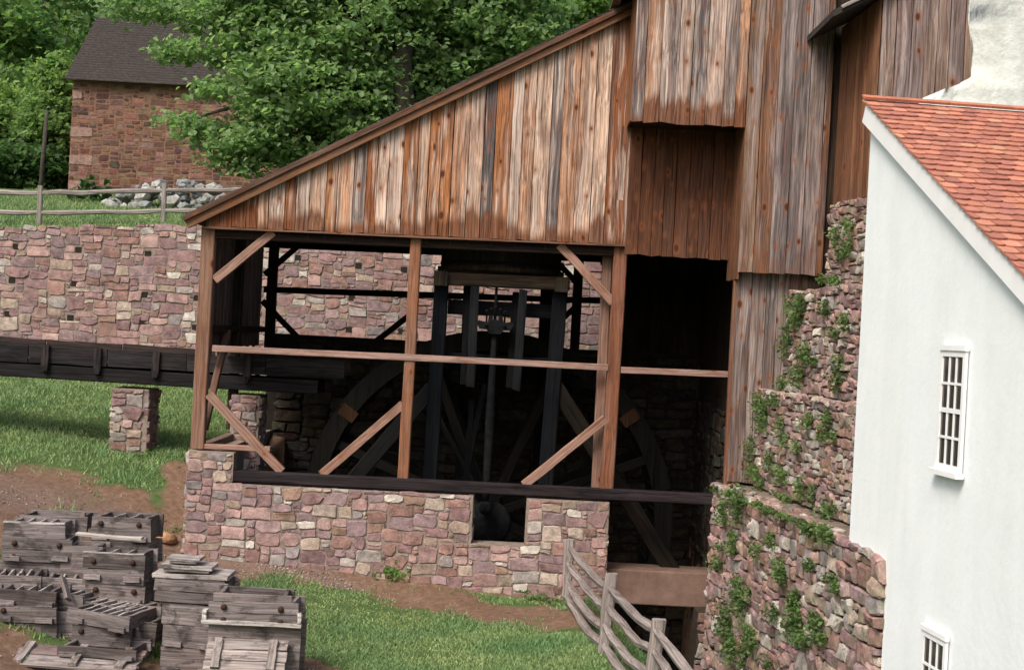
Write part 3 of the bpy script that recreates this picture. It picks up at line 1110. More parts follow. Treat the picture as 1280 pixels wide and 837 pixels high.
# rear and side walls of the pit, its shade put into their dark colours
BW_Y = 5.75
bw = thing('pit_back_wall', 'shade-darkened stone wall at the back of the wheel pit', 'stone wall', (0, BW_Y, 0))
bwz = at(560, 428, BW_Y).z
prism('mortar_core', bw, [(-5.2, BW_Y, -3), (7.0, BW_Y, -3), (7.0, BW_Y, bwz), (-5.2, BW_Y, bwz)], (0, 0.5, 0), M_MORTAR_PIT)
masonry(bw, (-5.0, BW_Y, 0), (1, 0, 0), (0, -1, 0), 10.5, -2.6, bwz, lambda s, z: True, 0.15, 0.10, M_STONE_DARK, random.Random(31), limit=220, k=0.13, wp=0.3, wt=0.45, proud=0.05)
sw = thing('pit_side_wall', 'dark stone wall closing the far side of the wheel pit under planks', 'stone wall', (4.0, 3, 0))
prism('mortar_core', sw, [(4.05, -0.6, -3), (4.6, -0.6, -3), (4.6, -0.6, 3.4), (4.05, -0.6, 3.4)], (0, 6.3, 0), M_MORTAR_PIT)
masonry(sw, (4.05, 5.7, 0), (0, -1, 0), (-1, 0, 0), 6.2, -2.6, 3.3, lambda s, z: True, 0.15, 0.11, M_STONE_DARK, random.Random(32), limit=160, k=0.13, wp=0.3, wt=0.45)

# lintel over the tailrace
li = at(763, 712, 0.2)
lo_ = at(891, 757, 0.2)
lv, lf = box_vf((0, 0, 0), (lo_.x - li.x + 0.35, 0.75, at(825, 714, 0.2).z - at(825, 757, 0.2).z))
lt = link('tailrace_lintel', new_mesh('tailrace_lintel', lv, lf, M_LINTEL), None, Matrix.Translation((li.x - 0.05, 0.22, at(825, 757, 0.2).z)))
bvm = lt.modifiers.new('bevel', 'BEVEL')
bvm.width = 0.02
bvm.segments = 2
tag(lt, 'broad pinkish concrete lintel spanning the tailrace mouth', 'lintel')
# block beside tailrace under the lintel
pr = thing('tailrace_pier', 'short rough stone pier under the right end of the lintel', 'pier', (3.7, 0.2, PIT_Z))
a0 = at(866, 790, -0.2)
prism('mortar_core', pr, [(a0.x + 0.05, -0.35, -2.9), (4.4, -0.35, -2.9), (4.4, -0.35, at(870, 760, -.2).z), (a0.x + 0.05, -0.35, at(870, 760, -.2).z - 0.05)], (0, 0.9, 0), M_MORTAR_DRY)
masonry(pr, (a0.x + 0.05, -0.35, 0), (1, 0, 0), (0, -1, 0), 0.6, -2.4, at(870, 760, -.2).z, lambda s, z: True, 0.10, 0.09, M_STONE_DRY, random.Random(33), k=0.8)

# ------------------------------------------------------------------ water wheel
WH_Y0, WH_Y1 = 2.15, 3.75
wc = at(609, 645, WH_Y0)
WR = 3.5
wheel = thing('water_wheel', 'huge dark wooden water wheel inside the shed, rims and spokes', 'water wheel', (wc.x, (WH_Y0 + WH_Y1) / 2, wc.z))


def arc_part(name, y, r0, r1, a0, a1, thick, mat, col, n=8):
    v, f = [], []
    for i in range(n + 1):
        a = a0 + (a1 - a0) * i / n
        for (r, dy) in ((r0, 0), (r1, 0), (r1, thick), (r0, thick)):
            v.append((r * math.cos(a), dy, r * math.sin(a)))
    for i in range(n):
        for k in range(4):
            p, q = i * 4 + k, i * 4 + (k + 1) % 4
            f.append((p, p + 4, q + 4, q))
    f.append((0, 1, 2, 3))
    m = n * 4
    f.append((m + 3, m + 2, m + 1, m))
    return link(name, new_mesh(name, v, f, mat, col), wheel, Matrix.Translation((wc.x, y, wc.z)))


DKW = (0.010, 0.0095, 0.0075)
for y in (WH_Y0, WH_Y1):
    for k in range(8):
        a0_ = k * math.pi / 4 + 0.2
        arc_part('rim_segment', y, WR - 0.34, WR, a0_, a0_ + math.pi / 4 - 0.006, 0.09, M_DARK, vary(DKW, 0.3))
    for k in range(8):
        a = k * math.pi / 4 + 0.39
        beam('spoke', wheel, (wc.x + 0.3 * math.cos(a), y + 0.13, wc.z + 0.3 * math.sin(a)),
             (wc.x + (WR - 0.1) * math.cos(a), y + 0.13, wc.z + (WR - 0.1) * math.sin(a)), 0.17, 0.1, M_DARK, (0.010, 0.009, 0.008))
for k in range(40):
    a = k * math.pi / 20
    c0 = Vector((wc.x + (WR - 0.04) * math.cos(a), 0, wc.z + (WR - 0.04) * math.sin(a)))
    c1 = Vector((wc.x + (WR - 0.40) * math.cos(a + 0.10), 0, wc.z + (WR - 0.40) * math.sin(a + 0.10)))
    v = []
    for y in (WH_Y0 + 0.1, WH_Y1 - 0.01):
        for p in (c0, c1):
            v.append((p.x - wc.x, y - WH_Y0, p.z - wc.z))
    e = 0.02
    v2 = [(p[0] + e, p[1], p[2] + e) for p in v]
    link('bucket_board', new_mesh('bucket_board', v + v2, [(0, 1, 3, 2), (4, 6, 7, 5), (0, 4, 5, 1), (2, 3, 7, 6), (0, 2, 6, 4), (1, 5, 7, 3)], M_DARK, DKW), wheel,
         Matrix.Translation((wc.x, WH_Y0, wc.z)))
for k in (0.62, 2.52):
    arc_part('rim_patch', WH_Y0 - 0.025, WR - 0.40, WR - 0.06, k, k + 0.07, 0.03, M_DARK, (0.05, 0.026, 0.015), 2)
RX = Matrix.Rotation(math.radians(90), 4, 'X')
lathe('axle', wheel, [(-4.3, 0.26), (-3.4, 0.30), (-1.4, 0.30), (-0.9, 0.26)], 14, M_DARK, (0.04, 0.034, 0.03),
      Matrix.Translation((wc.x, 0, wc.z)) @ RX)

# ------------------------------------------------------------------ blowing machine
FY = 0.75
bm = thing('blowing_engine', 'black timber frame with drive rod and round blowing tub above the wheel', 'machine', at(610, 640, FY))
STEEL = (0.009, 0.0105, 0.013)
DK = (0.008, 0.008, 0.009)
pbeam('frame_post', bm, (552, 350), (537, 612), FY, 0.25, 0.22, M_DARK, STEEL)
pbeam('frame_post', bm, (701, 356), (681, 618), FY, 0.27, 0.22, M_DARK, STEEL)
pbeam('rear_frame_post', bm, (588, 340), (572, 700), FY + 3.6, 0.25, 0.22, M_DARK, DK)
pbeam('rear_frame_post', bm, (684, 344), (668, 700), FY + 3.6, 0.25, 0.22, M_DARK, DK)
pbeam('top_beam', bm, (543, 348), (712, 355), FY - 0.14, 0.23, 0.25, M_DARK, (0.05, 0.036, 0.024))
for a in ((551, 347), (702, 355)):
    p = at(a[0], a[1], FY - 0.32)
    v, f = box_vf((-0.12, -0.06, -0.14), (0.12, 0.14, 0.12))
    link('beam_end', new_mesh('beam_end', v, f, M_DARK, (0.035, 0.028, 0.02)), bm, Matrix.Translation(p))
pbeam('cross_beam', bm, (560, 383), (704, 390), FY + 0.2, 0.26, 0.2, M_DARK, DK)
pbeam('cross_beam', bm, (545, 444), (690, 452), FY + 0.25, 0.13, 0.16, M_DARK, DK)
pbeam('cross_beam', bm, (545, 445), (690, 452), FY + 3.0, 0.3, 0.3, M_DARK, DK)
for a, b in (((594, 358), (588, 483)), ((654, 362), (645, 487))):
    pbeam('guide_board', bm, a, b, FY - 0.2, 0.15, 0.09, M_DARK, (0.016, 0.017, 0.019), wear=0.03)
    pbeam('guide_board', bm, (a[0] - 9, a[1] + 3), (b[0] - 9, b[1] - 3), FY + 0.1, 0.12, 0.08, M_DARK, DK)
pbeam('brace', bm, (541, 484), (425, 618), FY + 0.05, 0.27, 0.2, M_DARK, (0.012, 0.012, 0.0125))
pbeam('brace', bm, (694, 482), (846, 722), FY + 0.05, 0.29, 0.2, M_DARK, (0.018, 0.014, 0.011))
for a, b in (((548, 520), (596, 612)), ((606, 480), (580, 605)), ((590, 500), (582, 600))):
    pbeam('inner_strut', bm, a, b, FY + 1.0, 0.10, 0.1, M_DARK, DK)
# drive rod
rp0, rp1 = at(618, 420, FY - 0.1), at(607, 628, FY - 0.1)
zr = (rp1 - rp0)
Mr = Matrix.Translation(rp0) @ zr.to_track_quat('Z', 'Y').to_matrix().to_4x4()
Lr = zr.length
lathe('drive_rod', bm, [(0, 0.045), (0.2, 0.055), (0.5 * Lr, 0.085), (0.9 * Lr, 0.07), (Lr, 0.06)], 12, M_BLACK_IRON, None, Mr)
sp = at(619, 392, FY - 0.1)
lathe('rod_stem', bm, [(-0.45, 0.03), (0.6, 0.025)], 8, M_BLACK_IRON, None, Matrix.Translation(sp))
xv = []
outl = [(-0.33, 0.05), (-0.28, -0.05), (-0.15, -0.06), (-0.10, -0.13), (0.10, -0.13), (0.15, -0.06), (0.28, -0.05), (0.33, 0.05),
        (0.30, 0.10), (0.14, 0.07), (0.12, 0.20), (0.05, 0.20), (0.05, 0.12), (-0.05, 0.12), (-0.05, 0.20), (-0.12, 0.20), (-0.14, 0.07), (-0.30, 0.10)]
cp = at(619, 408, FY - 0.24)
prism('crosshead', bm, [(cp.x + a, cp.y, cp.z + b) for a, b in outl], (0, 0.12, 0), M_BLACK_IRON)
for dx in (-0.16, 0.16):
    lathe('pin', bm, [(-0.05, 0.03), (0.05, 0.03)], 8, M_BLACK_IRON, None, Matrix.Translation((cp.x + dx, cp.y - 0.03, cp.z + 0.02)) @ RX)
for k in range(-2, 3):
    lathe('bolt', bm, [(0.0, 0.018), (0.30 - abs(k) * 0.04, 0.016), (0.31 - abs(k) * 0.04, 0.03), (0.34 - abs(k) * 0.04, 0.03)], 8, M_BLACK_IRON, None,
          Matrix.Translation((cp.x + k * 0.08, cp.y + 0.05, cp.z + 0.03)))
# crank disc with wrist pin
cd = at(611, 652, FY + 0.2)
lathe('crank_disc', bm, [(0, 0.38), (0.08, 0.40), (0.12, 0.36)], 26, M_BLACK_IRON, None, Matrix.Translation(cd) @ RX)
wpn = at(607, 634, FY - 0.1)
lathe('wrist_pin', bm, [(-0.05, 0.12), (0.12, 0.12), (0.15, 0.07)], 12, M_BLACK_IRON, None, Matrix.Translation(wpn) @ RX)
lathe('crank_shaft', bm, [(-1.2, 0.12), (0.0, 0.12)], 12, M_BLACK_IRON, None, Matrix.Translation(cd) @ RX)
# blowing tub of staves standing on the frame
tb = at(626, 338, FY + 1.0)
TR = 1.12
for k in range(22):
    a0_, a1_ = 2 * math.pi * k / 22, 2 * math.pi * (k + 1) / 22 - 0.012
    v = []
    for z in (0.02, 1.75):
        v += [(TR * math.cos(a0_), TR * math.sin(a0_), z), (TR * math.cos(a1_), TR * math.sin(a1_), z),
              ((TR - .07) * math.cos(a1_), (TR - .07) * math.sin(a1_), z), ((TR - .07) * math.cos(a0_), (TR - .07) * math.sin(a0_), z)]
    f = [(3, 2, 1, 0), (4, 5, 6, 7), (0, 1, 5, 4), (1, 2, 6, 5), (2, 3, 7, 6), (3, 0, 4, 7)]
    link('tub_stave', new_mesh('tub_stave', v, f, M_DARK, vary((0.04, 0.03, 0.025), 0.2)), bm, Matrix.Translation((tb.x, FY + 1.1, tb.z)))
for z in (0.06, 0.55, 1.1):
    lathe('tub_hoop', bm, [(z, TR + 0.012), (z + 0.06, TR + 0.012)], 30, M_BLACK_IRON, None, Matrix.Translation((tb.x, FY + 1.1, tb.z)), cap=False)
lathe('tub_floor', bm, [(-0.06, TR + 0.06), (0.02, TR + 0.06)], 30, M_DARK, (0.06, 0.045, 0.03), Matrix.Translation((tb.x, FY + 1.1, tb.z)))

# ------------------------------------------------------------------ flume
FLN, FLF = 2.7, 3.7
fl = thing('flume', 'long dark wooden water flume on stone piers leading to the wheel', 'flume', at(150, 480, 3.0))
A, B = at(-260, 426.5, FLN), at(432, 463, FLN)
DF = (0.035, 0.032, 0.033)
fdir = (B - A).normalized()
nseg = 7
for k in range(nseg):                                         # board courses, the near side in lengths
    p, q = A.lerp(B, k / nseg), A.lerp(B, (k + 1) / nseg - 0.002)
    beam('side_board', fl, p + Vector((0, 0, 0.0)), q, 0.33, 0.05, M_DARK, vary(DF, 0.25), side=(0, 0, 1), jit=0.008)
    d = Vector((0, FLF - FLN, 0.12 - k * 0.015))
    beam('far_side_board', fl, p + d + Vector((0, 0, RNG.uniform(0, 0.04))), q + d, 0.36, 0.05, M_DARK, vary((0.06, 0.045, 0.04), 0.25), side=(0, 0, 1), jit=0.008)
A2, B2 = at(-260, 446.5, FLN + 0.1), at(398, 484, FLN + 0.1)
for dy in (0.0, 0.8):
    beam('stringer', fl, A2 + Vector((0, dy, 0)), B2 + Vector((0, dy, 0)), 0.26, 0.22, M_DARK, (0.022, 0.021, 0.022), side=(0, 0, 1))
fv = []
lo0, lo1 = A + Vector((0, 0.03, -0.12)), B + Vector((0, 0.03, -0.12))
prism('flume_floor', fl, [lo0, lo1, lo1 - Vector((0, 0, 0.05)), lo0 - Vector((0, 0, 0.05))], (0, FLF - FLN, 0), M_DARK, col=DF)
for px, py in ((57, 444), (122, 448), (195, 453), (309, 458), (-20, 440), (-95, 436), (-170, 432), (-240, 428)):
    p = at(px, py, FLN - 0.06)
    beam('side_cleat', fl, (p.x, p.y, p.z - 0.25), (p.x, p.y, p.z + 0.2), 0.14, 0.08, M_DARK, vary((0.05, 0.042, 0.04)))
    beam('cross_tie', fl, (p.x, FLN - 0.12, p.z - 0.24), (p.x, FLF + 0.12, p.z - 0.24), 0.10, 0.10, M_DARK, DF)


def stone_pier(px0, px1, pyt, pyb, Y, label, seed, depth=0.8):
    a, b = at(px0, pyt, Y), at(px1, pyb, Y)
    a2 = at(px0, pyb, Y)
    z0, z1 = min(b.z, a2.z) - 0.3, (at((px0 + px1) / 2, pyt, Y)).z
    cxm = (a2.x + b.x) / 2
    t = thing('flume_pier', label, 'pier', (cxm, Y + depth / 2, z0 + 0.3))
    w = at(px1, (pyt + pyb) / 2, Y).x - at(px0, (pyt + pyb) / 2, Y).x
    xa = cxm - w / 2 + 0.02
    v, f = box_vf((0, 0, 0), (w, depth, z1 - z0 - 0.02))
    link('mortar_core', new_mesh('mortar_core', v, f, M_MORTAR), t, Matrix.Translation((xa, Y, z0)))
    R = random.Random(seed)
    sz = [(4, 3, 3), (5, 3, 2), (3, 2, 4), (2, 2, 2), (4, 2, 4), (3, 1, 2)]
    masonry(t, (xa, Y, 0), (1, 0, 0), (0, -1, 0), w, z0, z1, lambda s, z: True, 0.10, 0.085, M_STONE, R, sizes=sz)
    masonry(t, (xa + w, Y, 0), (0, 1, 0), (1, 0, 0), depth, z0, z1, lambda s, z: True, 0.10, 0.085, M_STONE, R, sizes=sz)
    masonry(t, (xa, Y + depth, 0), (0, -1, 0), (-1, 0, 0), depth, z0, z1, lambda s, z: True, 0.10, 0.085, M_STONE, R, sizes=sz)


stone_pier(136, 181, 484, 560, 2.75, 'square stone pier carrying the flume out on the grass', 41)
stone_pier(284, 318, 492, 600, 2.75, 'shaded stone pier under the flume inside the shed', 42)

# ------------------------------------------------------------------ tall plank building
AY, RYB = -1.2, -0.10
tw = thing('plank_tower', 'tall weathered plank building with deep square opening beside the wheel shed', 'building', (4, -1, 0))
topz = lambda x: rake(1.95) + 0.25 + (x - 1.95) * RS
ax0, ax1 = at(791, 100, AY).x, at(931, 160, AY).x
bx1 = at(1035, 200, AY).x


def plank_run(par, name, xa, xb, zfun, ztop, y, mat, cols, wmin=0.2, wmax=0.3, thick=0.03):
    x = xa
    while x < xb - 0.05:
        w = RNG.uniform(wmin, wmax)
        e = min(x + w, xb)
        if xb - e < 0.1: e = xb
        plank(name, par, (x, y, zfun(x)), (e - 0.011, y, zfun(e)), ztop(x), ztop(e), thick + RNG.uniform(0, 0.012), (0, -1, 0), mat, vary(RNG.choice(cols)), seg=5, rag=0.02)
        x = e


zA0, zA1 = at(787, 152, AY).z, at(931, 159, AY).z
plank_run(tw, 'plank', ax0, ax1, lambda x: zA0 + (x - ax0) * (zA1 - zA0) / (ax1 - ax0), topz, AY, M_PLANK, PALE + GREYW + [(0.33, 0.22, 0.16), (0.36, 0.25, 0.20)])
zB = at(965, 341, AY).z
plank_run(tw, 'plank', ax1 + 0.004, bx1, lambda x: zB, topz, AY, M_PLANK_GREY, GREYW + BROWNW + [(0.24, 0.15, 0.10)], 0.2, 0.27)
ly = AY + 0.25
lx0, lx1 = at(919, 400, ly).x, at(1020, 400, ly).x
zL = T1_TOP + 0.02
plank_run(tw, 'lower_plank', lx0, lx1, lambda x: zL, lambda x: zB + 0.3, ly, M_PLANK_GREY, GREYW + [(0.15, 0.11, 0.10), (0.17, 0.10, 0.08)], 0.18, 0.26)
beam('corner_post', tw, (lx0 + 0.06, ly + 0.12, zL - 0.3), (lx0 + 0.06, ly + 0.12, zB + 0.4), 0.2, 0.16, M_TIMBER, (0.19, 0.09, 0.055))
# recess
zR0, zR1 = at(787, 318, RYB).z, at(915, 325, RYB).z
rx0, rx1_ = at(784, 250, RYB).x, ax1 + 0.25
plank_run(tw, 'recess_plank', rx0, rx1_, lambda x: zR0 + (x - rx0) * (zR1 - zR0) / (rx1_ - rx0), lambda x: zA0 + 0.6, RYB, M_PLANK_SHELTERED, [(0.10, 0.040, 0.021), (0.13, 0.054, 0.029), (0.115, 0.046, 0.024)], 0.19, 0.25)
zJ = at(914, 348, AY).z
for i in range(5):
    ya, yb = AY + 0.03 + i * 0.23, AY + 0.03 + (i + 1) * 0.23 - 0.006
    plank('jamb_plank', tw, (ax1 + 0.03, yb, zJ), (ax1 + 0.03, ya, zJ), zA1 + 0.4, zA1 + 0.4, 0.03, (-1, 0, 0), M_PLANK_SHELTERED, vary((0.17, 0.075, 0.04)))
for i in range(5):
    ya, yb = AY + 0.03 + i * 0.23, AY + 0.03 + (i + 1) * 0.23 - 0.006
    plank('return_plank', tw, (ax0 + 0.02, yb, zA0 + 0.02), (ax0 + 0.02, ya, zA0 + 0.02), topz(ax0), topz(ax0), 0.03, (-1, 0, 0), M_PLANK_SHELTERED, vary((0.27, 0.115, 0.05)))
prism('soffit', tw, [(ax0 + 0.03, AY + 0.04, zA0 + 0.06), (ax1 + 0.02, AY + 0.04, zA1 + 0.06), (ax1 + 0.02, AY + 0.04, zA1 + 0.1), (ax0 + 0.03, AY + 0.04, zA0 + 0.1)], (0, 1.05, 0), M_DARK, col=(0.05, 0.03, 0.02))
pbeam('slant_board', tw, (781, 158), (775, 250), RYB - 0.5, 0.10, 0.03, M_PLANK, (0.30, 0.12, 0.05))
# inner dark shell: side wall, back wall and roof of the tower
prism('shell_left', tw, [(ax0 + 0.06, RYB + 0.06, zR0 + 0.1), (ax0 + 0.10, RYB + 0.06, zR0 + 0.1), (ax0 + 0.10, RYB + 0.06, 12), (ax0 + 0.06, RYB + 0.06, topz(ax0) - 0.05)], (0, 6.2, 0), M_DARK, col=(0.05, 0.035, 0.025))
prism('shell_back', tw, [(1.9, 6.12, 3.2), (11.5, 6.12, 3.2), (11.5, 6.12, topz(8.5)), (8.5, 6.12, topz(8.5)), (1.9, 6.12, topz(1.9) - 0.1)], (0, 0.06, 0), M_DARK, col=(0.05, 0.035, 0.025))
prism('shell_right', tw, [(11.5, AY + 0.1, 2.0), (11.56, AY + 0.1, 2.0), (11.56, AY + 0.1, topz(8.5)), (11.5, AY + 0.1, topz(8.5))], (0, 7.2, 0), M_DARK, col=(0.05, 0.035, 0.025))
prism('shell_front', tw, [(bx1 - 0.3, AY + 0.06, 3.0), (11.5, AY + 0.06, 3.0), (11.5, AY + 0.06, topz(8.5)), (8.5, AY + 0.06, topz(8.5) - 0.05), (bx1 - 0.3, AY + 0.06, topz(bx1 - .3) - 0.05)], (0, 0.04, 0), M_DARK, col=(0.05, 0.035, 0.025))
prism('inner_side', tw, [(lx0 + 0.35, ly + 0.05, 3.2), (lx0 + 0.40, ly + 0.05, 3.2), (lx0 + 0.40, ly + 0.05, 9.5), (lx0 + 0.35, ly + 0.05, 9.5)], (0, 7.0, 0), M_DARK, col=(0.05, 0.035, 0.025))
tx0 = at(772, 18, AY - 0.1).x
prism('roof_deck', tw, [(tx0, AY - 0.2, topz(tx0)), (8.6, AY - 0.2, topz(8.6)), (8.6, AY - 0.2, topz(8.6) + 0.12), (tx0, AY - 0.2, topz(tx0) + 0.12)], (0, 7.8, 0), M_ROOFDARK)
prism('roof_deck', tw, [(8.62, AY - 0.2, topz(8.6)), (12.0, AY - 0.2, topz(8.6) - 1.2), (12.0, AY - 0.2, topz(8.6) - 1.08), (8.62, AY - 0.2, topz(8.6) + 0.12)], (0, 7.8, 0), M_ROOFDARK)
beam('rake_board', tw, (tx0, AY - 0.22, topz(tx0) + 0.0), (8.0, AY - 0.22, topz(8.0)), 0.16, 0.05, M_TIMBER, (0.22, 0.16, 0.14), side=(0, 0, 1))
beam('eave_board', tw, (tx0 + 0.02, AY - 0.1, topz(tx0) - 0.05), (tx0 + 0.02, 5.5, topz(tx0) - 0.05), 0.14, 0.05, M_TIMBER, (0.14, 0.08, 0.05))

# stepped stone wall (four tiers) along the white house
# ------------------------------------------------------------------ tiers
kn = Vector((-1, T1_K, 0)).normalized()           # outward normal (towards the wheel pit)
kd = Vector((T1_K, 1, 0)).normalized()            # along the wall, away from the camera
near_y = at_line(1107, 693, T1_X0, T1_K).y
WH_FAR = at_line(1060, 669, T1_X0, T1_K)           # far corner of the white house
tiers = []
T2 = at(949, 487, -1.0); T3 = at(988, 366, -1.0); T4 = at(1033, 258, -1.0)
spec = [(T1_X0, T1_TOP, -2.9, near_y, -0.78, 'lowest broad tier of dry stone wall beside the tailrace, overgrown with weeds', 300, (0.115, 0.095)),
        (T2.x - T1_K * T2.y, T2.z, T1_TOP, WH_FAR.y + 0.25, -0.93, 'second dry stone tier above the overgrown ledge', 300, (0.085, 0.07)),
        (T3.x - T1_K * T3.y, T3.z, T2.z, WH_FAR.y + 0.25, -0.93, 'third dry stone tier with ferny weeds, below the highest tier', 300, (0.085, 0.07)),
        (T4.x - T1_K * T4.y, T4.z, T3.z, WH_FAR.y + 0.25, -0.93 - 0.3, 'narrow highest dry stone tier under the plank return wall', 300, (0.085, 0.07))]
for i, (X0, zt, zb, ya, yb, lab, lim, cell) in enumerate(spec):
    t = thing('stone_tier', lab, 'stone wall', (X0 + T1_K * ya, ya, zb))
    pa, pb = Vector((X0 + T1_K * ya, ya, 0)), Vector((X0 + T1_K * yb, yb, 0))
    ln = (pb - pa).length
    dep = 1.2 if i < 3 else 1.6
    pa2 = pa + kd * 0.12
    core = [pa2 + Vector((0, 0, zb - 0.02)), pb + Vector((0, 0, zb - 0.02)), pb + Vector((0, 0, zt - 0.06)), pa2 + Vector((0, 0, zt - 0.06))]
    prism('earth_core', t, core, -kn * dep, M_MORTAR_DRY)
    sz = [(3, 2, 6), (4, 2, 5), (2, 2, 3), (2, 1, 4), (3, 1, 4), (3, 3, 1.5), (5, 2, 2), (4, 3, 2), (1, 1, 1)]
    R = random.Random(60 + i)
    masonry(t, pa, kd, kn, ln, zb if i else -2.5, zt + 0.045, lambda s, z: True, cell[0], cell[1], M_STONE_DRY, R, limit=lim, wp=0.62, wt=0.14, proud=0.05,
            gap=0.006, sizes=sz, k=1.15, rough=0.2, smooth=False, bulge=0.8, score=(lambda s, z: 1.0 if z > -1.2 else 0.15) if i == 0 else None)
    la = Vector((X0 + T1_K * max(ya, WH_FAR.y + 0.05), max(ya, WH_FAR.y + 0.05), 0))
    prism('ledge_top', t, [la - kn * 0.02 + Vector((0, 0, zt - 0.07)), pb - kn * 0.02 + Vector((0, 0, zt - 0.07)), pb - kn * (dep - 0.1) + Vector((0, 0, zt - 0.07)), la - kn * (dep - 0.1) + Vector((0, 0, zt - 0.07))], (0, 0, 0.035), M_LEDGE)
    if i < 3:
        q = 0.0
        lng = (pb - la).length
        while q < lng:                            # loose uneven cap stones along the edge and lying on the ledge
            for row in range(2):
                sc = R.uniform(0.06, 0.13)
                bmx = bmesh.new()
                bmesh.ops.create_icosphere(bmx, subdivisions=1, radius=sc)
                for v in bmx.verts:
                    v.co = Vector((v.co.x * R.uniform(.7, 1.2), v.co.y * R.uniform(.9, 1.6), v.co.z * R.uniform(.3, .6)))
                me = bpy.data.meshes.new('cap_stone')
                bmx.to_mesh(me); bmx.free()
                ca = me.color_attributes.new('Col', 'FLOAT_COLOR', 'POINT')
                cc = np.ones((len(me.vertices), 4), dtype=np.float32); cc[:, :3] = stone_col(R, 0.55, 0.2, 1.1)
                ca.data.foreach_set('color', cc.ravel())
                me.materials.append(M_STONE_DRY)
                link('cap_stone', me, t, Matrix.Translation(la + kd * (q + R.uniform(-.05, .05)) - kn * (0.03 + row * R.uniform(0.12, 0.35)) + Vector((0, 0, zt - 0.035 + R.uniform(-0.02, 0.02)))) @ Matrix.Rotation(R.uniform(-.5, .5), 4, 'Z'))
            q += R.uniform(0.14, 0.26)
    tiers.append((X0, zt, ya, yb))
# far end of lowest tier under the siding
# ------------------------------------------------------------------ right plank section (C) and its return
X4, z4 = spec[3][0], spec[3][1]
cr_near = at_line(1086, 256, X4, T1_K)
CYY = cr_near.y
rt = thing('plank_annex', 'plank annex with shaded return wall and low hood roof above the stone tiers', 'building', (cr_near.x, CYY, z4))
hood = lambda x: hA.z + (x - hA.x) * (hB.z - hA.z) / (hB.x - hA.x)
hA, hB = at(1040, 22, CYY - 0.15), at(1100, -6, CYY - 0.15)
n_ret = 9
for i in range(n_ret):
    ya = CYY + 0.03 + (AY - CYY - 0.05) * i / n_ret
    yb = CYY + 0.03 + (AY - CYY - 0.05) * (i + 1) / n_ret - 0.008
    a, b = Vector((X4 + 0.05 + T1_K * yb, yb, z4)), Vector((X4 + 0.05 + T1_K * ya, ya, z4))
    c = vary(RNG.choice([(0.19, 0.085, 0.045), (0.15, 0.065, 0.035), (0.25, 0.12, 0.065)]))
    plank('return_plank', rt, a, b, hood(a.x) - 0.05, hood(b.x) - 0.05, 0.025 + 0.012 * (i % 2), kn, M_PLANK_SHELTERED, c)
cx0 = X4 + 0.05 + T1_K * CYY
plank_run(rt, 'plank', cx0, cx0 + 2.6, lambda x: z4 - 1.0, lambda x: hood(x) - 0.05, CYY, M_PLANK_GREY, [(0.27, 0.19, 0.15), (0.24, 0.16, 0.13), (0.30, 0.20, 0.15), (0.21, 0.16, 0.15)], 0.18, 0.27)
hx1 = cx0 + 2.7
prism('hood_roof', rt, [(hA.x, CYY - 0.18, hood(hA.x)), (hx1, CYY - 0.18, hood(hx1)), (hx1, CYY - 0.18, hood(hx1) + 0.10), (hA.x, CYY - 0.18, hood(hA.x) + 0.10)],
      (0, AY - CYY + 0.12, 0), M_ROOFDARK)
beam('hood_edge', rt, (hA.x + 0.12, CYY - 0.2, hood(hA.x + 0.12) + 0.085), (hx1, CYY - 0.2, hood(hx1) + 0.085), 0.05, 0.07, M_RAIL, (0.30, 0.27, 0.25), side=(0, 0, 1))
prism('annex_core', rt, [(cx0 + 0.12, CYY + 0.06, z4 - 1), (cx0 + 2.6, CYY + 0.06, z4 - 1), (cx0 + 2.6, CYY + 0.06, hood(cx0 + 2.6) - 0.1), (cx0 + 0.12, CYY + 0.06, hood(cx0 + .12) - 0.1)],
      (0, AY - CYY - 0.1, 0), M_DARK, col=(0.05, 0.035, 0.03))

# ------------------------------------------------------------------ white furnace stack
SY = -4.6
ol = [at(px, py, SY) for px, py in ((1138, 200), (1142, 140), (1152, 124), (1176, 115), (1200, 106), (1214, 97), (1214, 75), (1212, 50), (1211, 25), (1211, -10), (1212, -60), (1620, -60), (1620, 200))]
st = thing('furnace_stack', 'rough whitewashed stone furnace stack behind the tiled roof', 'furnace', (ol[0].x, SY, ol[0].z))
bmx = bmesh.new()
fr = [bmx.verts.new(p - ol[0]) for p in ol]
bk = [bmx.verts.new(p - ol[0] + Vector((1.0, 1.5, 0))) for p in ol]
bmx.faces.new(fr); bmx.faces.new(bk[::-1])
for i in range(len(ol)):
    j = (i + 1) % len(ol)
    bmx.faces.new((fr[j], fr[i], bk[i], bk[j]))
bmesh.ops.triangulate(bmx, faces=bmx.faces[:])
bmesh.ops.subdivide_edges(bmx, edges=bmx.edges[:], cuts=5, use_grid_fill=True)
bmesh.ops.triangulate(bmx, faces=bmx.faces[:])
for v in bmx.verts:
    n_ = mnoise.noise_vector(v.co * 2.3) * 0.045 + mnoise.noise_vector(v.co * 7.0) * 0.018
    v.co += n_
bmesh.ops.recalc_face_normals(bmx, faces=bmx.faces[:])
me = bpy.data.meshes.new('stack_body')
bmx.to_mesh(me); bmx.free()
me.materials.append(M_ROUGH_WHITE)
me.polygons.foreach_set('use_smooth', np.ones(len(me.polygons), dtype=bool))
link('stack_body', me, st, Matrix.Translation(ol[0]))

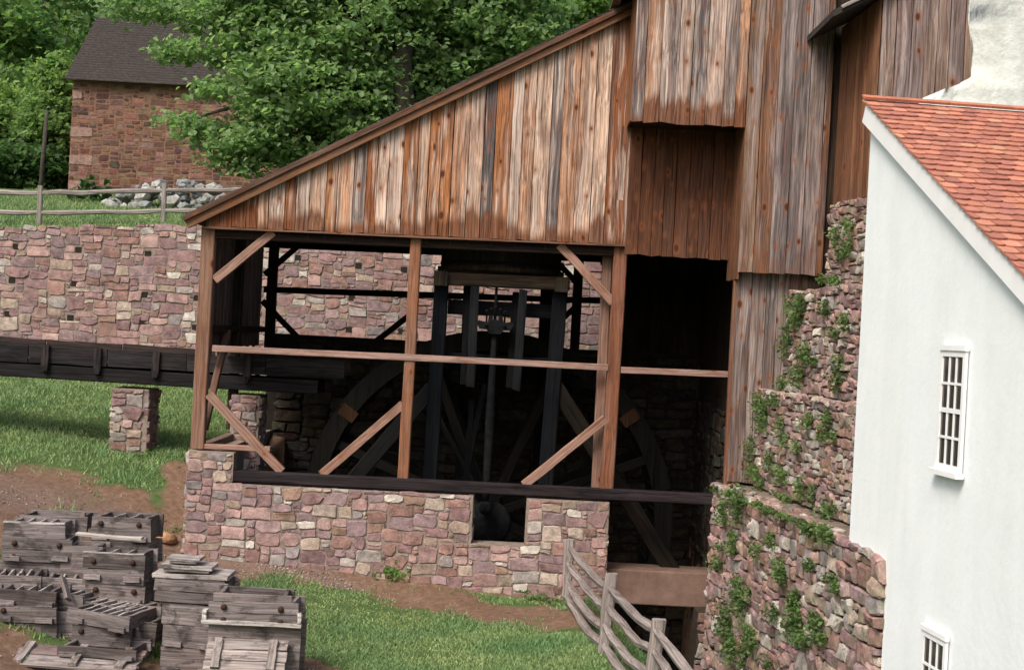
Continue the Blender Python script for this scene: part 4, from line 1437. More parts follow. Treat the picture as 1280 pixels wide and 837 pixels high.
# ------------------------------------------------------------------ white house
wh = thing('white_house', 'whitewashed house with red clay tile roof and narrow sash windows', 'house', WH_FAR)
wn_ = kn                                            # facing the pit
pk = at_line(1086, 134, T1_X0, T1_K)
pk = Vector((WH_FAR.x, WH_FAR.y, at(1086, 134, WH_FAR.y).z))
ed = at_line(1280, 341, T1_X0, T1_K)
rs = (pk.z - ed.z) / (pk.y - ed.y)                  # fall of the roof towards the camera
y_near = ed.y - 2.6
wp_ = lambda y, z: Vector((T1_X0 + T1_K * y, y, z)) - kn * 0.02
zr_ = lambda y: pk.z - (pk.y - y) * rs
outl = [wp_(near_y, PIT_Z - 0.3), wp_(near_y, T1_TOP - 0.14), wp_(WH_FAR.y, T1_TOP - 0.14), wp_(WH_FAR.y, pk.z), wp_(y_near, zr_(y_near)), wp_(y_near, PIT_Z - 0.3)]
HW = 7.0
prism('plaster_wall', wh, outl[::-1], -kn * HW, M_WHITE)
# rake board
ra, rb_ = wp_(WH_FAR.y, pk.z) + kn * 0.05, wp_(y_near - 0.2, zr_(y_near - 0.2)) + kn * 0.05
ra, rb_ = ra + Vector((0, 0, -0.085)), rb_ + Vector((0, 0, -0.085))
beam('rake_board', wh, ra, rb_, 0.23, 0.10, M_WHITE_PAINT, None, side=(0, 0, 1), jit=0.0)
# tiles: rows from the eave up to the ridge
slope = Vector((T1_K * -1, -1, 0)).normalized()      # horizontal run down the roof
down = (slope * 1.0 + Vector((0, 0, -rs))).normalized()
ridge = (-kn)                                        # along the ridge, away from the gable
rn = ridge.cross(down).normalized()
if rn.z < 0: rn = -rn
EXP, TWD = 0.165, 0.175
r0 = wp_(WH_FAR.y, pk.z) + kn * 0.13 + rn * 0.09 - slope * 0.04
rows = int(((pk.y - y_near) / abs(down.y)) / EXP)
TILE_C = [(0.36, 0.145, 0.10), (0.42, 0.175, 0.12), (0.37, 0.15, 0.108), (0.46, 0.205, 0.14), (0.38, 0.155, 0.115), (0.34, 0.14, 0.108), (0.44, 0.185, 0.12)]
n_t = 0
rt_ = bpy.data.objects.new('roof', None)
prism('roof_deck', wh, [wp_(WH_FAR.y, pk.z) + rn * 0.02 + kn * 0.08, wp_(y_near, zr_(y_near)) + rn * 0.02 + kn * 0.08,
                        wp_(y_near, zr_(y_near)) + rn * 0.07 + kn * 0.08, wp_(WH_FAR.y, pk.z) + rn * 0.07 + kn * 0.08], -kn * HW, M_TIMBER, col=(0.2, 0.1, 0.07))
bpy.data.objects.remove(rt_)
rest_v, rest_f, rest_c = [], [], []
for r in range(rows):
    ncol = int(7.0 / TWD)
    for c in range(ncol + 1):
        off = (0.5 if r % 2 else 0.0) + RNG.uniform(-0.04, 0.04)
        s0 = max(0.0, (c - off) * TWD)
        s1 = (c + 1 - off) * TWD - 0.006
        if s1 - s0 < 0.03: continue
        o = r0 + down * (r * EXP) + ridge * s0
        w = s1 - s0
        ln = EXP * 1.55 + RNG.uniform(-0.012, 0.012)
        th = 0.016
        li0, li1 = 0.0 + RNG.uniform(-.002, .003), 0.030 + RNG.uniform(-0.003, 0.006)
        pts = []
        for (s, d, h) in ((0, 0, li0), (w, 0, li0), (w, ln * 0.94, li1), (w * 0.72, ln, li1), (w * 0.28, ln, li1), (0, ln * 0.94, li1)):
            pts.append(ridge * s + down * d + rn * h)
        v = pts + [p - rn * th for p in pts]
        f = [(0, 1, 2, 3, 4, 5), (11, 10, 9, 8, 7, 6)] + [(i, i + 6, (i + 1) % 6 + 6, (i + 1) % 6) for i in range(6)]
        col = vary(RNG.choice(TILE_C), 0.15) if RNG.random() > 0.03 else vary((0.48, 0.25, 0.16), 0.1)
        # only those that the frame can show as single tiles
        show = s0 < 2.5 - r * 0.055
        if show and n_t < 300:
            link('tile', new_mesh('tile', v, f, M_TILE, col), wh, Matrix.Translation(o))
            n_t += 1
        else:
            b0 = len(rest_v)
            rest_v += [p + o - r0 for p in v]
            rest_f += [tuple(q + b0 for q in ff) for ff in f]
            rest_c += [col] * len(v)
tag(link('more_tiles', new_mesh('more_tiles', rest_v, rest_f, M_TILE, np.array(rest_c, dtype=np.float32)), wh, Matrix.Translation(r0)), kind='stuff')
for c in range(26):                                  # ridge tiles
    o = r0 + ridge * (c * 0.27) + rn * 0.035 - down * 0.05
    pts = [ridge * 0 + down * 0, ridge * 0.265, ridge * 0.265 + down * 0.13, down * 0.13]
    v = pts + [p + rn * (0.03 - 0.012 * (i < 2)) for i, p in enumerate(pts)]
    f = [(3, 2, 1, 0), (4, 5, 6, 7), (0, 1, 5, 4), (1, 2, 6, 5), (2, 3, 7, 6), (3, 0, 4, 7)]
    link('ridge_tile', new_mesh('ridge_tile', v, f, M_TILE, vary((0.42, 0.16, 0.10))), wh, Matrix.Translation(o))


def sash_window(label, q_tl, w, h):
    """q_tl: top-left (far) glass corner on the wall plane, w along the wall towards the camera"""
    t = link('window', new_mesh('window', *box_frame(w, h), M_WHITE_PAINT), wh, win_matrix(q_tl))
    return t


def win_matrix(p):
    x, z = -kd, Vector((0, 0, 1))
    y = kn
    return Matrix(((x.x, y.x, z.x, p.x), (x.y, y.y, z.y, p.y), (x.z, y.z, z.z, p.z), (0, 0, 0, 1)))


def box_frame(w, h, t=0.06, d=0.03):
    v, f = [], []
    for lo, hi in (((-t, 0, -h - t), (0, d, t)), ((w, 0, -h - t), (w + t, d, t)), ((0, 0, 0), (w, d, t)), ((0, 0, -h - t), (w, d, -h))):
        a, b = box_vf(lo, hi)
        n = len(v)
        v += a
        f += [tuple(i + n for i in q) for q in b]
    return v, f


def boxpart(name, par, lo, hi, mat, col=None):
    v, f = box_vf(lo, hi)
    return link(name, new_mesh(name, v, f, mat, col), par, Matrix.Identity(4), local=True)


for (a, hgt) in (((1181.5, 445), None), ((1158, 794), None)):
    p0 = at_line(a[0], a[1], T1_X0, T1_K)
    if hgt is None:
        pR = at_line(1207, 449, T1_X0, T1_K)
        pB = at_line(1176, 578, T1_X0, T1_K)
        w = (pR - at_line(1181.5, 445, T1_X0, T1_K)).length
        h = at_line(1181.5, 445, T1_X0, T1_K).z - pB.z
    wobj = sash_window('', p0, w, h)
    boxpart('head_casing', wobj, (-0.08, 0.002, 0.062), (w + 0.08, 0.045, 0.115), M_WHITE_PAINT)
    boxpart('sill', wobj, (-0.10, 0.0, -h - 0.115), (w + 0.10, 0.085, -h - 0.062), M_WHITE_PAINT)
    pw, ph = w / 3, h / 4
    for i in range(3):
        for j in range(4):
            boxpart('pane', wobj, (i * pw + 0.006, 0.006, -(j + 1) * ph + 0.006), ((i + 1) * pw - 0.006, 0.012, -j * ph - 0.006), M_GLASS)
    for i in (1, 2):
        boxpart('muntin', wobj, (i * pw - 0.013, 0.004, -h), (i * pw + 0.013, 0.024, 0), M_WHITE_PAINT)
    for j in (1, 2, 3):
        e = 0.024 if j == 2 else 0.013
        boxpart('muntin' if j != 2 else 'meeting_rail', wobj, (0, 0.003, -j * ph - e), (w, 0.026, -j * ph + e), M_WHITE_PAINT)

# ------------------------------------------------------------------ stone house on the hill
hx0 = at(88, 180, HOUSE_Y).x
hx1_ = at(560, 190, HOUSE_Y).x
ze = at(86, 100, HOUSE_Y).z
sh = thing('stone_house', 'red brown stone house with dark shingle roof behind the tree', 'house', ((hx0 + hx1_) / 2, HOUSE_Y + 2, HOUSE_Z))
v, f = box_vf((hx0, HOUSE_Y, HOUSE_Z - 1.2), (hx1_, HOUSE_Y + 6.0, ze))
link('wall', new_mesh('wall', v, f, M_MORTAR_HOUSE), sh)
zrg = at(124, 25, HOUSE_Y + 3.0).z
gp_ = [(hx0 + 0.01, HOUSE_Y, ze), (hx0 + 0.01, HOUSE_Y + 6, ze), (hx0 + 0.01, HOUSE_Y + 3, zrg - 0.1)]
prism('gable', sh, gp_, (hx1_ - hx0 - 0.02, 0, 0), M_MORTAR_HOUSE)
nr = 26
for side in (-1, 1):
    for i in range(nr):
        t0, t1 = i / nr, (i + 1.25) / nr
        def rp(t, up):
            y = HOUSE_Y + 3 + side * (3.35 * (1 - t))
            return (y, (ze - 0.1) + (zrg - ze + 0.1) * t + up)
        a, b = rp(t0, 0.10), rp(min(t1, 1.0), 0.075)
        v = [(hx0 - 0.2, a[0], a[1]), (hx1_ + 0.2, a[0], a[1]), (hx1_ + 0.2, b[0], b[1]), (hx0 - 0.2, b[0], b[1])]
        v += [(p[0], p[1], p[2] - 0.035) for p in v]
        f = [(0, 1, 2, 3), (7, 6, 5, 4), (0, 4, 5, 1), (1, 5, 6, 2), (2, 6, 7, 3), (3, 7, 4, 0)]
        o = Vector(v[0])
        link('shingle_course', new_mesh('shingle_course', [Vector(p) - o for p in v], f, M_ROOFDARK), sh, Matrix.Translation(o))
R = random.Random(77)
HP = [(0.125, 0.066, 0.048), (0.155, 0.085, 0.06), (0.10, 0.054, 0.042), (0.175, 0.10, 0.072), (0.075, 0.045, 0.038), (0.20, 0.125, 0.095)]
masonry(sh, (hx0, HOUSE_Y, 0), (1, 0, 0), (0, -1, 0), 9.0, HOUSE_Z - 0.4, ze - 0.05, lambda s_, z_: True, 0.10, 0.075, M_STONE_HOUSE, R, limit=260, proud=0.010, gap=0.022, bulge=0.9, pal=HP)
for (px, py, w, h) in ((98, 137, .5, .2), (100, 165, .75, .33), (101, 200, .75, .33), (95, 232, .5, .3), (97, 118, .3, .3)):
    p = at(px, py, HOUSE_Y)
    v, f = box_vf((-w / 2, -0.025, -h / 2), (w / 2, 0.05, h / 2))
    v = [(a + R.uniform(-.03, .03), b, c + R.uniform(-.03, .03)) for a, b, c in v]
    cc = (0.26, 0.165, 0.14) if h > .25 else (0.08, 0.045, 0.035)
    link('corner_stone', new_mesh('corner_stone', v, f, M_STONE, cc), sh, Matrix.Translation((max(p.x, hx0 + w / 2), HOUSE_Y, p.z)))
# ------------------------------------------------------------------ rock pile on the lawn
rp_ = thing('rock_pile', 'heap of broken grey white limestone rocks in front of the stone house', 'rocks', at(220, 262, 20.0))
for i in range(120):
    px = R.uniform(132, 318)
    hmax = 34 * max(0.2, 1 - ((px - 222) / 100) ** 2 * 0.85)
    Y = 19.2 + R.uniform(0, 1.6)
    gz_ = None
    p = at(px, 262 - R.uniform(0, 1) * hmax, Y)
    p.z = max(p.z, gz(p.x, Y) + 0.02)
    p.z = min(p.z, gz(p.x, Y) + 0.95)
    s = R.uniform(0.10, 0.30)
    bmx = bmesh.new()
    bmesh.ops.create_icosphere(bmx, subdivisions=1, radius=s)
    for v in bmx.verts:
        v.co = Vector((v.co.x * R.uniform(.75, 1.3), v.co.y * R.uniform(.7, 1.2), v.co.z * R.uniform(.5, 1.0)))
    me = bpy.data.meshes.new('rock')
    bmx.to_mesh(me); bmx.free()
    c = R.choice([(0.24, 0.255, 0.265), (0.32, 0.32, 0.315), (0.18, 0.195, 0.21), (0.42, 0.42, 0.40), (0.22, 0.23, 0.23)])
    a = me.color_attributes.new('Col', 'FLOAT_COLOR', 'POINT')
    cc = np.ones((len(me.vertices), 4), dtype=np.float32); cc[:, :3] = c
    a.data.foreach_set('color', cc.ravel())
    me.materials.append(M_ROCK)
    link('rock', me, rp_, Matrix.Translation(p) @ Matrix.Rotation(R.uniform(0, 6), 4, 'Z'))

# ------------------------------------------------------------------ fences
def rail_vf(p0, p1, r, sag=0.0, n=7, seed=0):
    R = random.Random(seed)
    pts, rads = [], []
    p0, p1 = Vector(p0), Vector(p1)
    for i in range(n):
        t = i / (n - 1)
        p = p0.lerp(p1, t) + Vector((R.uniform(-.02, .02), R.uniform(-.02, .02), -sag * math.sin(math.pi * t) + R.uniform(-.018, .018)))
        pts.append(p)
        rads.append(r * (0.72 if i in (0, n - 1) else R.uniform(0.85, 1.15)))
    return tube_vf(pts, rads, 6)


def rail(parent, p0, p1, r, sag, seed, col):
    v, f = rail_vf(p0, p1, r, sag, 7, seed)
    o = Vector(p0)
    zax = (Vector(p1) - o).normalized()
    xax = Vector((0, 0, 1)).cross(zax).normalized()
    yax = zax.cross(xax)
    M = Matrix(((xax.x, yax.x, zax.x, o.x), (xax.y, yax.y, zax.y, o.y), (xax.z, yax.z, zax.z, o.z), (0, 0, 0, 1)))
    Mi = M.inverted()
    link('rail', new_mesh('rail', [Mi @ p for p in v], f, M_RAIL, col), parent, M)


# foreground split rail fence going along the tailrace
posts = [(at(712, 674, -0.95), at(708, 752, -0.95)), (at(764, 716, -4.7), at(754, 812, -4.7)), (at(823, 774, -7.6), at(812, 878, -7.6)), None]
posts[3] = (posts[2][0] + Vector((0.32, -3.1, 0)), posts[2][1] + Vector((0.32, -3.1, 0)))
sf = thing('split_rail_fence', 'grey split rail fence with four rails beside the tailrace', 'fence', posts[0][1])
for i, (tp, bt) in enumerate(posts):
    beam('post', sf, bt - Vector((0, 0, 0.3)), tp, 0.17, 0.13, M_RAIL, vary((0.29, 0.25, 0.235)), chamfer=0.2, jit=0.012, seg=5, wear=0.012)
fr_ = [0.86, 0.62, 0.36, 0.10]
for i in range(3):
    (ta, ba), (tb_, bb) = posts[i], posts[i + 1]
    for k, q in enumerate(fr_):
        a = ba.lerp(ta, q - (0.04 if i % 2 else 0)) + Vector((0, -0.03, 0))
        b = bb.lerp(tb_, q - (0.0 if i % 2 else 0.06))
        rail(sf, a, b + (b - a) * 0.03, 0.062, [0.05, 0.09, 0.13, 0.06][k], 900 + i * 7 + k, vary((0.27, 0.23, 0.215)))
# fence on the lawn above the retaining wall
FYH = 12.6
hf = thing('lawn_fence', 'weathered two rail fence on the lawn above the retaining wall', 'fence', at(48, 277, FYH))
hp = [(-110, 228, 281), (49, 232, 279), (204, 229, 276), (352, 226, 273)]
for px, t_, b_ in hp:
    beam('post', hf, at(px, b_ + 6, FYH), at(px + 2, t_, FYH), 0.13, 0.12, M_RAIL, vary((0.26, 0.23, 0.21)), chamfer=0.2)
for i in range(3):
    xa, xb = hp[i][0], hp[i + 1][0]
    for off in (9, 34):
        a, b = at(xa, hp[i][1] + off, FYH), at(xb + 4, hp[i + 1][1] + off, FYH)
        rail(hf, a, b, 0.065, 0.02, 950 + i * 3 + off, vary((0.30, 0.27, 0.25)))
pole = link('wooden_pole', new_mesh('wooden_pole', *tube_vf([(0, 0, -0.3), (0.02, 0, 1.2), (0.08, 0, 2.9)], [0.085, 0.075, 0.06], 8), M_BARK, None, True), None,
            Matrix.Translation((at(51, 236, 22.0).x, 22.0, gz(at(51, 236, 22.0).x, 22.0))))
tag(pole, 'slim dark wooden pole standing on the lawn beside the stone house', 'pole')

# ------------------------------------------------------------------ moulding flasks (wooden boxes)
CR = [(0.165, 0.14, 0.138), (0.225, 0.192, 0.19), (0.105, 0.087, 0.083), (0.19, 0.155, 0.15)]
PALEC = (0.56, 0.52, 0.49)


def flask(name, label, px, py, Y, wpx, hpx, d, rz=0.0, slats=0, rows=1, bolts=2, handles=True, tilt=0.0, cap=0.0, flange=False, rollx=0.0):
    """an open wooden casting box; px,py = foot of its front face's middle, wpx/hpx = front size in pixels"""
    s = F / (Y - EYE.y)
    w, h = wpx / s, hpx / s
    p = at(px, py, Y)
    rz += RNG.uniform(-3.5, 3.5)
    tilt += RNG.uniform(-1.2, 1.2)
    rot = Matrix.Rotation(math.radians(rz), 4, 'Z') @ Matrix.Rotation(math.radians(tilt), 4, 'Y') @ Matrix.Rotation(math.radians(rollx), 4, 'X')
    t = thing(name, label, 'box', p, rot, 'old wooden casting boxes stacked on the ground')
    bt = 0.05
    rh = h / rows
    for r in range(rows):
        z = rh * (r + 0.5)
        ex = RNG.uniform(-0.015, 0.015)
        beam('front_board', t, (-w / 2 + ex, 0, z), (w / 2 + ex, 0, z), rh - 0.008, bt, M_CRATE, vary(RNG.choice(CR), 0.2), local=True, side=(0, 0, 1), wear=0.012)
        beam('back_board', t, (-w / 2, d, z), (w / 2, d, z), rh - 0.008, bt, M_CRATE, vary(RNG.choice(CR), 0.2), local=True, side=(0, 0, 1), wear=0.012)
    for sx in (-1, 1):
        beam('side_board', t, (sx * (w / 2 - 0.09), 0.027, h / 2), (sx * (w / 2 - 0.09), d - 0.027, h / 2), h * 0.96, bt, M_CRATE, vary(RNG.choice(CR), 0.2), local=True, side=(0, 0, 1))
        if handles:
            hz_ = h * RNG.uniform(0.12, 0.25)
            beam('cleat', t, (sx * (w / 2 - 0.16) - 0.12, -0.055, hz_), (sx * (w / 2 - 0.16) + 0.12, -0.055, hz_), min(0.075, h * .4), 0.055, M_CRATE, vary(RNG.choice(CR[:2]), 0.2), local=True, side=(0, 0, 1))
    for k in range(slats):
        x = -w / 2 + 0.09 + (w - 0.18) * (k + 1) / (slats + 1)
        beam('slat', t, (x, 0.027, h * 0.72), (x, d - 0.027, h * 0.72), h * 0.5, 0.03, M_CRATE, vary((0.46, 0.42, 0.39), 0.15), local=True, side=(0, 0, 1))
    RXl = Matrix.Rotation(math.radians(90), 4, 'X')
    for k in range(bolts):
        x = -w / 2 + w * (0.18 + 0.64 * k / max(1, bolts - 1))
        zz = h * (0.72 if rows == 1 else 0.75)
        lathe('bolt', t, [(0, 0.042), (0.03, 0.04), (0.045, 0.02)], 9, M_IRON, None, Matrix.Translation((x, -bt / 2, zz)) @ RXl, local=True)
        if rows > 1:
            lathe('bolt', t, [(0, 0.04), (0.03, 0.038), (0.045, 0.02)], 9, M_IRON, None, Matrix.Translation((x, -bt / 2, h * 0.2)) @ RXl, local=True)
    if flange:
        beam('flange', t, (-w / 2 - 0.07, -0.03, 0.03), (w / 2 + 0.07, -0.03, 0.03), 0.05, 0.12, M_CRATE, PALEC, local=True, side=(0, 0, 1))
        for sx in (-1, 1):
            beam('end_lug', t, (sx * (w / 2 + 0.035), -0.02, 0.06), (sx * (w / 2 + 0.035), -0.02, h * 0.62), 0.055, 0.10, M_CRATE, PALEC, local=True, side=(1, 0, 0))
    if cap:
        beam('rim', t, (-w / 2, 0, h + 0.012), (w / 2, 0, h + 0.012), 0.02, bt, M_CRATE, PALEC, local=True, side=(0, 0, 1))
    return t


BX = 'casting_box'
# right heap, front stack
flask(BX, 'large grey casting box with two bolts, lowest under the flanged open box', 314, 850, -5.55, 116, 69, 0.65, rows=1, slats=1, rz=1)
flask(BX, 'open grey casting box with pale flange and end lugs, on top of its stack', 315, 781, -5.60, 112, 29, 0.60, rows=2, flange=True, handles=False, rz=1)
b2 = flask(BX, 'small open tray with thin sides resting on the flanged casting box', 316, 753, -5.55, 96, 11, 0.50, bolts=0, handles=False, rz=1)
# right heap, back stack with stepped pale lids
flask(BX, 'dark box at the foot of the stack with stepped pale lids', 236, 846, -4.9, 74, 36, 0.6, rows=1, rz=-3, bolts=0)
flask(BX, 'dark box with two cleats, second up in the stack with stepped pale lids', 238, 810, -4.9, 72, 28, 0.6, rows=1, rz=-3, bolts=0)
flask(BX, 'dark box third up in the stack with stepped pale lids', 237, 782, -4.88, 72, 27, 0.6, rows=1, rz=-2, bolts=0, handles=False)
flask(BX, 'wide box directly beneath the stepped pale lids', 239, 754, -4.92, 92, 28, 0.6, rows=2, rz=-2, bolts=0, handles=False)
for (x0_, x1_, yt, yb, dd, nm) in ((190, 284, 716, 727, 0.60, 'broad pale weathered lid board, lowest of three on the box stack'), (200, 264, 705, 715, 0.46, 'middle pale lid board stepped on the wide lid of box stack'),
                                   (208, 249, 696, 704, 0.34, 'smallest pale lid board topping the stepped box stack')):
    Y = -4.9 + 0.02
    s = F / (Y - EYE.y)
    p = at((x0_ + x1_) / 2, yb, Y)
    t = thing('lid_board', nm, 'lid', p)
    w = (x1_ - x0_) / s
    hh = (yb - yt) / s * 0.8
    beam('board', t, (-w / 2, dd / 2, hh * 0.7), (w / 2, dd / 2, hh * 0.7), dd, hh * 0.6, M_CRATE, (0.44, 0.40, 0.375), local=True, side=(0, 1, 0), wear=0.01)
    beam('batten', t, (-w / 2 + .04, 0.05, hh * 0.2), (w / 2 - .04, 0.05, hh * 0.2), 0.07, hh * 0.4, M_CRATE, CR[0], local=True, side=(0, 1, 0))
    beam('batten', t, (-w / 2 + .04, dd - 0.05, hh * 0.2), (w / 2 - .04, dd - 0.05, hh * 0.2), 0.07, hh * 0.4, M_CRATE, CR[0], local=True, side=(0, 1, 0))


def pallet(label, px, py, Y, wpx, d, rz, tilt, n, cleats, lean=0.0):
    s = F / (Y - EYE.y)
    w = wpx / s
    rot = Matrix.Rotation(math.radians(rz), 4, 'Z') @ Matrix.Rotation(math.radians(lean), 4, 'X') @ Matrix.Rotation(math.radians(tilt), 4, 'Y')
    t = thing('flat_pallet', label, 'lid', at(px, py, Y), rot)
    for i in range(n):
        y = d * (i + 0.5) / n
        beam('board', t, (-w / 2, y, 0.03), (w / 2, y, 0.03), d / n - 0.012, 0.035, M_CRATE, vary(RNG.choice([(0.30, 0.255, 0.235), (0.25, 0.18, 0.165), (0.34, 0.30, 0.28)])), local=True, side=(0, 1, 0), wear=0.02)
    for q in cleats:
        beam('cleat', t, (w * q, 0.03, 0.075), (w * q, d - 0.03, 0.075), 0.11, 0.05, M_CRATE, vary((0.30, 0.26, 0.24)), local=True, side=(1, 0, 0))
    return t


pallet('plank lid with two raised cleats leaning on the large bolted box', 304, 842, -5.95, 100, 0.50, 2, 0, 3, (-0.36, 0.33), lean=48)
# left heap
flask(BX, 'open casting box with three slats, behind the pale topped box', 150, 676, -2.9, 76, 30, 0.62, slats=2, rz=-4)
flask(BX, 'dark casting box under the three slatted box', 148, 706, -2.9, 74, 30, 0.6, rz=-4)
flask(BX, 'casting box with four cells in its open top, above bolted box', 42, 672, -3.4, 76, 18, 0.62, slats=3, rz=2, bolts=0, handles=False, cap=1)
flask(BX, 'worn casting box behind the four celled box', 66, 664, -2.7, 84, 20, 0.6, rz=3, bolts=0, handles=False)
flask(BX, 'casting box with four rusty bolts below the four celled box', 45, 702, -3.55, 86, 30, 0.6, rows=2, rz=1)
flask(BX, 'low box with pale lid edge beneath the four bolted box', 42, 716, -3.5, 84, 14, 0.62, rz=0, bolts=0, handles=False, cap=1)
flask(BX, 'dark box low in the four bolted box stack', 44, 746, -3.45, 86, 30, 0.6, rz=2, bolts=0)
flask(BX, 'casting box with two bolts and one square cell, pale plank laid behind', 141, 730, -4.0, 78, 38, 0.62, slats=2, rows=2, rz=-1, cap=1)
flask(BX, 'dark bolted box beneath the square celled box', 143, 757, -4.0, 76, 27, 0.6, rz=-1)
flask(BX, 'dark box at the foot of the square celled stack', 144, 790, -3.95, 76, 33, 0.6, rz=1)
flask(BX, 'casting box with curved slats near the tilted slatted box', 32, 757, -4.6, 76, 20, 0.66, slats=3, rz=4, bolts=0)
flask(BX, 'wide dark box below the curved slat box', 30, 778, -4.65, 80, 21, 0.6, rz=3, bolts=1)
flask(BX, 'wide dark box lowest under the curved slat box', 30, 808, -4.6, 80, 30, 0.6, rz=2, bolts=0)
flask(BX, 'tilted casting box with many diagonal slats open to the sky', 122, 783, -4.95, 88, 18, 0.85, slats=5, rz=-14, tilt=3, bolts=0)
flask(BX, 'dark casting box supporting the tilted slatted box', 125, 808, -4.9, 76, 26, 0.7, rz=-8, bolts=2, handles=False)
flask(BX, 'low notched frame lying in front under the tilted box', 121, 822, -5.35, 102, 13, 0.55, rz=-5, bolts=0)
flask(BX, 'dark box wedged between the curved slat box and the tilted box', 82, 800, -4.45, 60, 36, 0.6, rz=6, bolts=1)
flask(BX, 'low dark box beneath the wedged box in the left heap', 80, 830, -4.5, 84, 30, 0.6, rz=4, bolts=0)
flask(BX, 'small worn box lying on the wedged box', 84, 764, -4.3, 46, 22, 0.55, rz=-12, bolts=1, slats=1)
flask(BX, 'dark box carrying the low notched frame', 122, 842, -5.1, 92, 22, 0.6, rz=-4, bolts=0)
flask(BX, 'bottom box of the curved slat box stack', 28, 838, -4.7, 84, 30, 0.6, rz=1, bolts=0)
flask(BX, 'box hidden low behind the square celled stack', 100, 742, -3.5, 50, 60, 0.5, rz=3, bolts=0)
flask(BX, 'low open frame with pale slats wedged beside the curved slat box', 14, 735, -4.2, 70, 16, 0.6, rz=7, bolts=0, slats=4)
flask(BX, 'dark low frame under the wedged open frame', 24, 752, -4.15, 84, 16, 0.6, rz=3, bolts=1)
flask(BX, 'slatted frame lying askew over the square celled stack foot', 128, 768, -4.45, 84, 13, 0.7, rz=-20, bolts=0, slats=4, tilt=4)
flask(BX, 'thin weathered frame between the two left stacks', 84, 736, -3.9, 60, 14, 0.55, rz=9, bolts=0, slats=2)
flask(BX, 'narrow box at the rim of the left heap beside the grass', 176, 806, -4.6, 36, 30, 0.5, rz=-6, bolts=1)
pallet('broad plank lid lying flat at the foot of the left box heap', 85, 838, -5.6, 165, 0.62, -2, 0, 4, (-0.40, 0.02, 0.38), lean=14)
flask(BX, 'bottom box under the broad flat plank lid', 80, 862, -5.5, 150, 24, 0.6, rz=-2, bolts=0, handles=False)
for (lab, a, b, Y, ww, tt, rz) in (('long pale plank laid across the boxes', (96, 667), (178, 673), -3.5, 0.16, 0.04, 0), ('short loose board propped on the left box heap', (78, 722), (92, 745), -4.3, 0.13, 0.05, 0),
                                   ('short dark post standing behind the left box heap', (104, 640), (103, 668), -2.6, 0.08, 0.07, 0)):
    p0, p1 = at(a[0], a[1], Y), at(b[0], b[1], Y)
    o = beam('loose_plank', None, p0, p1 + (Vector((0, -0.25, 0)) if 'propped' in lab else Vector((0, 0, 0))), ww, tt, M_CRATE, (0.48, 0.44, 0.41) if 'pale' in lab else (0.2, 0.16, 0.15), side=(0, 1, 0))
    tag(o, lab, 'plank')

# ------------------------------------------------------------------ trees and shrubs
def pc(px, py, Y, r):
    s = F / (Y - EYE.y)
    return (tuple(at(px, py, Y)), (r[0] / s, r[2] if len(r) > 2 else r[0] / s, r[1] / s))


TY = 15.0
main = [pc(335, 40, TY, (62, 45, 1.6)), pc(380, 30, TY + 1, (80, 60, 2.0)), pc(470, 40, TY, (85, 60, 2.0)), pc(560, 30, TY + 1, (90, 60, 2.0)), pc(365, 110, TY - .6, (70, 50, 1.6)),
        pc(430, 115, TY, (80, 50, 1.6)), pc(338, 160, TY - .3, (52, 40, 1.3)), pc(370, 180, TY, (60, 30, 1.3)), pc(285, 192, TY - .2, (26, 16, .7)), pc(230, 152, TY - .2, (30, 7, .5)),
        pc(240, 66, TY, (48, 11, .8)), pc(185, 8, TY + .5, (50, 16, 1.0)), pc(500, 110, TY + .5, (60, 40, 1.4)), pc(580, 90, TY + 1, (60, 40, 1.4)), pc(450, 165, TY, (55, 22, 1.0)),
        pc(640, 30, TY, (60, 45, 1.4)), pc(660, 60, TY + 1, (60, 30, 1.4)), pc(330, -30, TY, (90, 50, 2)), pc(470, -60, TY, (110, 60, 2.4)), pc(600, -50, TY, (90, 50, 2)), pc(272, 112, TY - .3, (30, 12, .7)), pc(265, 25, TY, (40, 16, .9)),
        pc(245, 170, TY - .3, (22, 8, .5)), pc(305, 214, TY - .3, (26, 7, .5))]
tb_ = at(520, 240, TY)
tree('broadleaf_tree', 'big spreading green tree overhanging the stone house roof', (tb_.x, TY, gz(tb_.x, TY)), (tb_.x - 0.5, TY, 15.0), main, 0.18, 2300, 26, 0.25, (0.24, 0.35, 0.17), trunk_r=0.35, seed=1)
m2 = [pc(700, 30, TY + 4, (70, 50, 1.8)), pc(760, 10, TY + 4, (70, 50, 1.8)), pc(640, 80, TY + 4, (60, 40, 1.5)), pc(720, -40, TY + 4, (100, 50, 2)), pc(800, -20, TY + 4, (60, 60, 2)), pc(560, 130, TY + 4, (70, 34, 1.5))]
tb2 = at(735, 200, TY + 4)
tree('broadleaf_tree', 'yellowish green tree rising behind the lean-to roof ridge', (tb2.x, TY + 4, gz(tb2.x, TY + 4)), (tb2.x, TY + 4, 14.5), m2, 0.19, 900, 20, 0.25, (0.20, 0.31, 0.115), trunk_r=0.28, seed=2)
